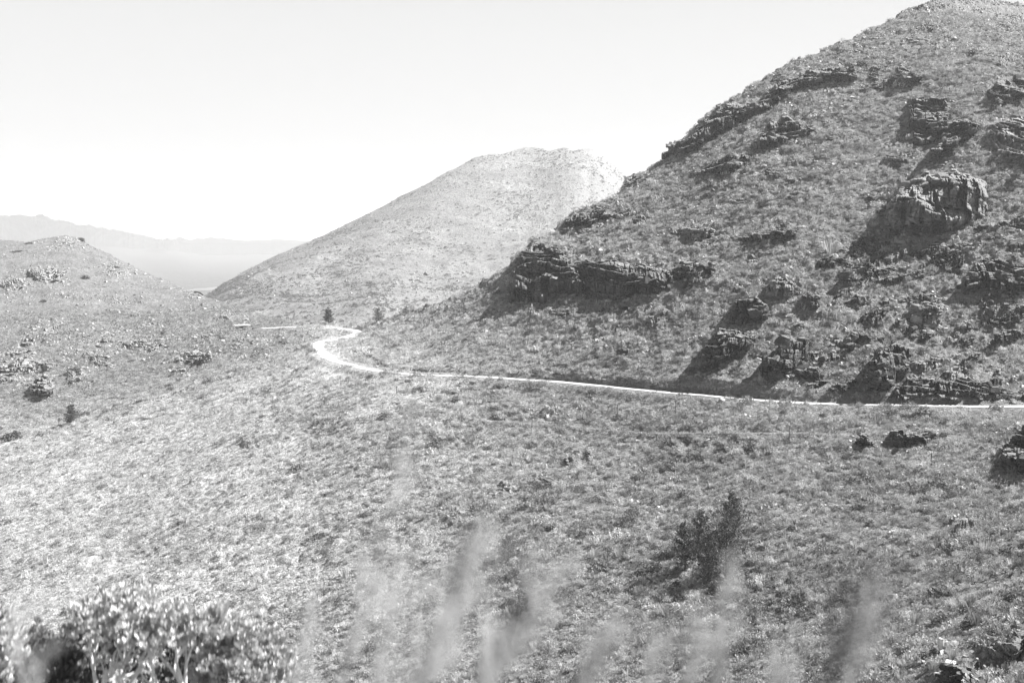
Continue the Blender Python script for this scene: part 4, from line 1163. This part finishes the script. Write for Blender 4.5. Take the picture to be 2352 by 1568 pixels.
# thin poles
m_pole, t, b = mat_nodes('pole_wood')
t.links.new(ramp(t, noise(t, 3, 4, .6, geo_pos(t)), [(.3, .05), (.7, .12)]), b.inputs['Base Color'])
def pole(x, y, h_px, label, w=.09):
    p = at_px(x, y + h_px * 0.0); h = h_px * p[1] / FZ
    V, F = join([tube([[0, 0, -.5], [0, 0, h * .5], [0.02, 0, h]], [w * 1.3, w * 1.1, w], 7), tube([[-.45, 0, h * .93], [.45, 0, h * .93]], [.05, .05], 5)])
    o = mesh_np('utility_pole', V, F, m_pole, True); o.location = p
    return tag(o, label, 'pole')
pole(1061, 961, 22, 'thin dark pole left of centre, near the terrace line')
pole(1222, 975, 26, 'thin dark pole in the centre of the slope below the road')
pole(911, 901, 20, 'thin pole on the slope under the road bend, right of two')
pole(783, 882, 14, 'thin pole on the slope under the road bend, left of two')
pole(1418, 955, 28, 'thin pole on the slope right of the central pole')
pole(1813, 1008, 34, 'thin dark pole right of the two dark terrace bushes')
pole(2139, 1068, 38, 'thickest pole, below the road at right among the rocks', .14)
pole(1552, 945, 30, 'thin pole standing just under the road at right of centre')

# ------------------------------------------------------------------ foreground shrubs at the bottom left
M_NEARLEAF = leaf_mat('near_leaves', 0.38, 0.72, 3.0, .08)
def near_shrub(x, y, Y, wid, hgt, label, seed, tilt=0.0, window=False, dark=False):
    """x, y: where the trunk leaves the picture; Y metres ahead; crown wid x hgt metres"""
    r = np.random.default_rng(seed)
    p = ray(x, y, Y)
    root = empty('tree_shrub', p, label, 'shrub')
    parts = []; tips = []
    def grow(a, d, L, rad, lev):
        n = 5
        pts = [a]
        for i in range(n):
            d = d + r.normal(0, .16, 3); d /= np.linalg.norm(d)
            pts.append(pts[-1] + d * L / n)
        parts.append(tube(np.array(pts), np.linspace(rad, rad * .62, n + 1), 7 if lev < 2 else 5))
        if lev >= 4:
            tips.append((pts[-1], d)); return
        if lev >= 2: tips.append((pts[3], d))
        for k in range(2 if lev < 2 else 3):
            dd = d + r.normal(0, .55, 3); dd[2] = abs(dd[2]) * .6 + .15; dd /= np.linalg.norm(dd)
            grow(pts[-1 if k < 2 else 3], dd, L * r.uniform(.62, .9), rad * .62, lev + 1)
    for k in range(3):
        a = k * 2.1 + seed
        grow(np.array([0.06 * math.cos(a), .06 * math.sin(a), -.4]), np.array([math.cos(a) * .45 + tilt, .3 * math.sin(a), 1.0]) / 1.2, hgt * .42, .075, 0)
    V, F = join(parts)
    # fit branches to the crown size
    mx = np.abs(V[:, 0]).max(); sx = (wid * .44) / mx; sz = (hgt * .9) / V[:, 2].max()
    S = np.array([sx, sx, sz]); V = V * S
    mesh_np('trunk', V, F, m_pbark, True, parent=root)
    Vs = []
    T = [(a * S, d) for a, d in tips]
    # rosettes of upright leaves at shoot ends, spread over a lumpy dome
    nd = 900
    u = r.normal(0, 1, (nd, 3)); u[:, 2] = np.abs(u[:, 2]) * .9; u /= np.linalg.norm(u, axis=1)[:, None]
    rad = (0.86 + .30 * vnoise(u * 2.6 + seed * 7.7, 5))[:, None] * r.uniform(.72, 1.02, (nd, 1))
    dome = u * rad * np.array([wid * .5, wid * .5, hgt * .62]); dome[:, 2] += hgt * .40
    if window: dome = dome[dome[:, 2] > hgt * .66]
    for c, d in T + [(q, q / np.linalg.norm(q)) for q in dome]:
        if window and c[2] < hgt * .60: continue
        n = r.integers(12, 19)
        aa = r.uniform(0, 6.28, n)
        sp = r.uniform(.25, .95, n)
        dv = np.stack([np.cos(aa) * sp, np.sin(aa) * sp, r.uniform(.5, 1.1, n)], 1) + np.asarray(d) * .4
        dv /= np.linalg.norm(dv, axis=1)[:, None]
        L = r.uniform(.06, .115, n)[:, None]; e = np.cross(dv, r.normal(0, 1, (n, 3))); e /= np.linalg.norm(e, axis=1)[:, None]
        c0 = c + dv * .01
        Vq = np.stack([c0, c0 + dv * L * .6 + e * L * .17, c0 + dv * L, c0 + dv * L * .6 - e * L * .17], 1).reshape(-1, 3)
        Vs.append((Vq, np.arange(n * 4).reshape(n, 4)))
    V, F = join(Vs)
    mesh_np('crown', V, F, M_NEARSHADE if dark else M_NEARLEAF, False, parent=root)
    return root
M_NEARSHADE = leaf_mat('near_shade_leaves', 0.07, 0.22, 3.0, .05)  # darker leaves: shade inside the thicket put into the colour
NY = 14.0
near_shrub(262, 1600, NY, 1.75, 1.35, 'tall pale-trunked shrub in the bottom left, left of two with forked white trunks', 3, .02, True)
near_shrub(420, 1605, NY - .6, 1.6, 1.15, 'shrub with a low forked white trunk, right of the taller forked shrub', 5, .05, True)
near_shrub(560, 1640, NY + .8, 1.35, 1.2, 'leafy shrub at the right end of the foreground thicket', 8)
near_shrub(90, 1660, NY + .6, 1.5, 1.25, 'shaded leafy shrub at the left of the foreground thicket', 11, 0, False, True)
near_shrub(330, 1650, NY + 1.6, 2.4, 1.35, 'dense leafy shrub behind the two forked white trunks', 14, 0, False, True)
near_shrub(-60, 1640, NY - 1, 1.3, 1.2, 'leafy shrub cut by the left edge of the photo', 17)

# ------------------------------------------------------------------ feathery grass stalks close to the camera
M_STALK = leaf_mat('stalk', 0.35, 0.6, 4.0, .3)
M_PLUME = leaf_mat('plume_pale', 0.45, 0.72, 6.0, .35)
M_PLUMED = leaf_mat('plume_dark', 0.05, 0.16, 6.0, .1)
def reed(tipx, tipy, basex, Y, len_px, wid_px, label, seed, dark=False, dens=1.0):
    r = np.random.default_rng(seed)
    tip = ray(tipx, tipy, Y); base = ray(basex, 1700, Y * 1.0)
    root = empty('grass_stalk', base, label, 'grass stalk')
    tip = tip - base
    s = np.linspace(0, 1, 14)[:, None]
    bend = np.array([0.06, .03, 0]) * np.sin(s * np.pi) * np.linalg.norm(tip) * .5
    path = tip * s + bend
    V, F = tube(path, np.linspace(.0035, .0012, 14), 5)
    mesh_np('stem', V, F, M_STALK, True, parent=root)
    Lm = len_px / FZ * Y; W_ = wid_px / FZ * Y; tl = np.linalg.norm(tip)
    nbr = int(52 * dens * max(.5, len_px / 260)) + 6
    pieces = []
    wind = np.array([1.0, .1, .25])
    for k in range(nbr):
        f = r.uniform(0.0, 1.0) ** .85
        spv = 1 - f * Lm / tl
        c0 = np.array([np.interp(spv, s[:, 0], path[:, i_]) for i_ in range(3)])
        a = r.uniform(0, 6.28)
        Lb = W_ * r.uniform(.35, 1.15) * (.35 + .9 * math.sin(math.pi * min(1, f * .85 + .12)))
        d0 = np.array([math.cos(a) * .7, math.sin(a) * .7, 1.0]) + wind * .35
        d0 /= np.linalg.norm(d0)
        us = np.linspace(0, 1, 5)[:, None]
        br = c0 + d0 * us * Lb + (wind * .45 - np.array([0, 0, .35])) * us ** 2 * Lb * .5
        e = np.cross(d0, r.normal(0, 1, 3)); e /= np.linalg.norm(e); e *= .0009
        pieces.append((np.stack([br[:-1] - e, br[:-1] + e, br[1:] + e, br[1:] - e], 1).reshape(-1, 3), np.arange(16).reshape(4, 4)))
        m = int(r.integers(7, 16))
        uu = r.uniform(.2, 1, m)
        cc = np.stack([np.interp(uu, us[:, 0], br[:, i_]) for i_ in range(3)], 1) + r.normal(0, .0025, (m, 3))
        pieces.append(leaf_quads(r, cc, m, .013, 1.6, narrow=.30))
    V, F = join(pieces)
    mesh_np('plume', V, F, M_PLUMED if dark else M_PLUME, False, parent=root)
    return root
RD = [ # tip x, tip y, base x, Y, plume length, width, dark, density
    (940, 930, 790, 2.1, 600, 50, 0, .30, 'tallest pale grass plume rising left of centre almost to the road'),
    (910, 1320, 850, 1.9, 330, 120, 0, .8, 'broad pale plume right of the foot of the tallest plume'),
    (1115, 1225, 960, 2.0, 420, 80, 0, .9, 'pale plume leaning right, highest in the middle of the bottom edge'),
    (1085, 1240, 940, 2.1, 260, 60, 1, .5, 'dark streaked seed head beside the highest middle plume'),
    (1255, 1335, 1090, 1.9, 300, 110, 0, .8, 'pale plume leaning right, right of the highest middle plume'),
    (1205, 1400, 1060, 1.9, 240, 80, 1, .9, 'broad dark seed head leaning right, low in the centre'),
    (1400, 1455, 1290, 1.9, 200, 80, 0, .7, 'low pale plume right of the broad dark seed head'),
    (1385, 1470, 1300, 2.0, 130, 50, 1, .5, 'low dark seed head just inside the low pale plume'),
    (1668, 1290, 1630, 2.1, 300, 40, 0, .7, 'slender pale plume in front of the pine clump'),
    (1610, 1430, 1560, 1.9, 180, 90, 0, .7, 'low broad pale plume left of the slender plume'),
    (2022, 1345, 1850, 2.0, 300, 150, 1, .45, 'tall dark seed head at lower right'),
    (2000, 1335, 1930, 2.1, 260, 80, 0, .6, 'pale plume mixed with the tall dark seed head at lower right'),
    (1985, 1440, 1830, 1.9, 170, 170, 1, .6, 'broad dark seed head at the bottom right of centre'),
    (705, 1385, 660, 2.1, 260, 50, 0, .5, 'faint thin pale plume just right of the foreground shrubs'),
    (830, 1260, 770, 2.2, 330, 46, 0, .35, 'thin pale plume between the shrubs and the tallest plume'),
    (30, 1390, 40, 2.1, 240, 80, 0, .6, 'pale plume at the left edge in front of the foreground shrubs'),
    (1010, 1420, 930, 1.8, 240, 130, 0, .9, 'widest pale plume low between the broad and the middle plumes'),
    (1150, 1480, 1080, 1.8, 150, 130, 0, .9, 'wide pale plume at the bottom edge in the centre'),
    (1510, 1490, 1460, 1.9, 120, 90, 0, .6, 'short pale plume at the bottom edge left of the slender plume'),
    (1790, 1500, 1750, 1.9, 110, 90, 0, .5, 'short pale plume at the bottom edge right of the slender plume')]
for i, (tx, ty, bx, Y, L, Wp, dk, dn, lb) in enumerate(RD):
    reed(tx, ty, bx - (tx - bx) * .35, Y, L, Wp * 1.35, lb, 500 + i, bool(dk), dn * .9)

# ------------------------------------------------------------------ air
m_air = bpy.data.materials.new('air_haze'); m_air.use_nodes = True
t = m_air.node_tree
for n in list(t.nodes):
    if n.type != 'OUTPUT_MATERIAL': t.nodes.remove(n)
pv = t.nodes.new('ShaderNodeVolumePrincipled')
pv.inputs['Color'].default_value = (0.89, 0.89, 0.89, 1)
pv.inputs['Density'].default_value = 8.6e-5
pv.inputs['Anisotropy'].default_value = 0.1
t.links.new(pv.outputs[0], t.nodes['Material Output'].inputs['Volume'])
zlo, zhi = -381.0, 480.0
X0, X1, Y0, Y1 = -29600.0, 29600.0, -800.0, 30200.0
hv = [(x, y, z) for x in (X0, X1) for y in (Y0, Y1) for z in (zlo, zhi)]
hf = [(0, 1, 3, 2), (4, 6, 7, 5), (0, 4, 5, 1), (2, 3, 7, 6), (0, 2, 6, 4), (1, 5, 7, 3)]
hz = mesh_np('haze', hv, hf, m_air)
tag(hz, 'pale air haze filling the valley', 'haze', kind='stuff')
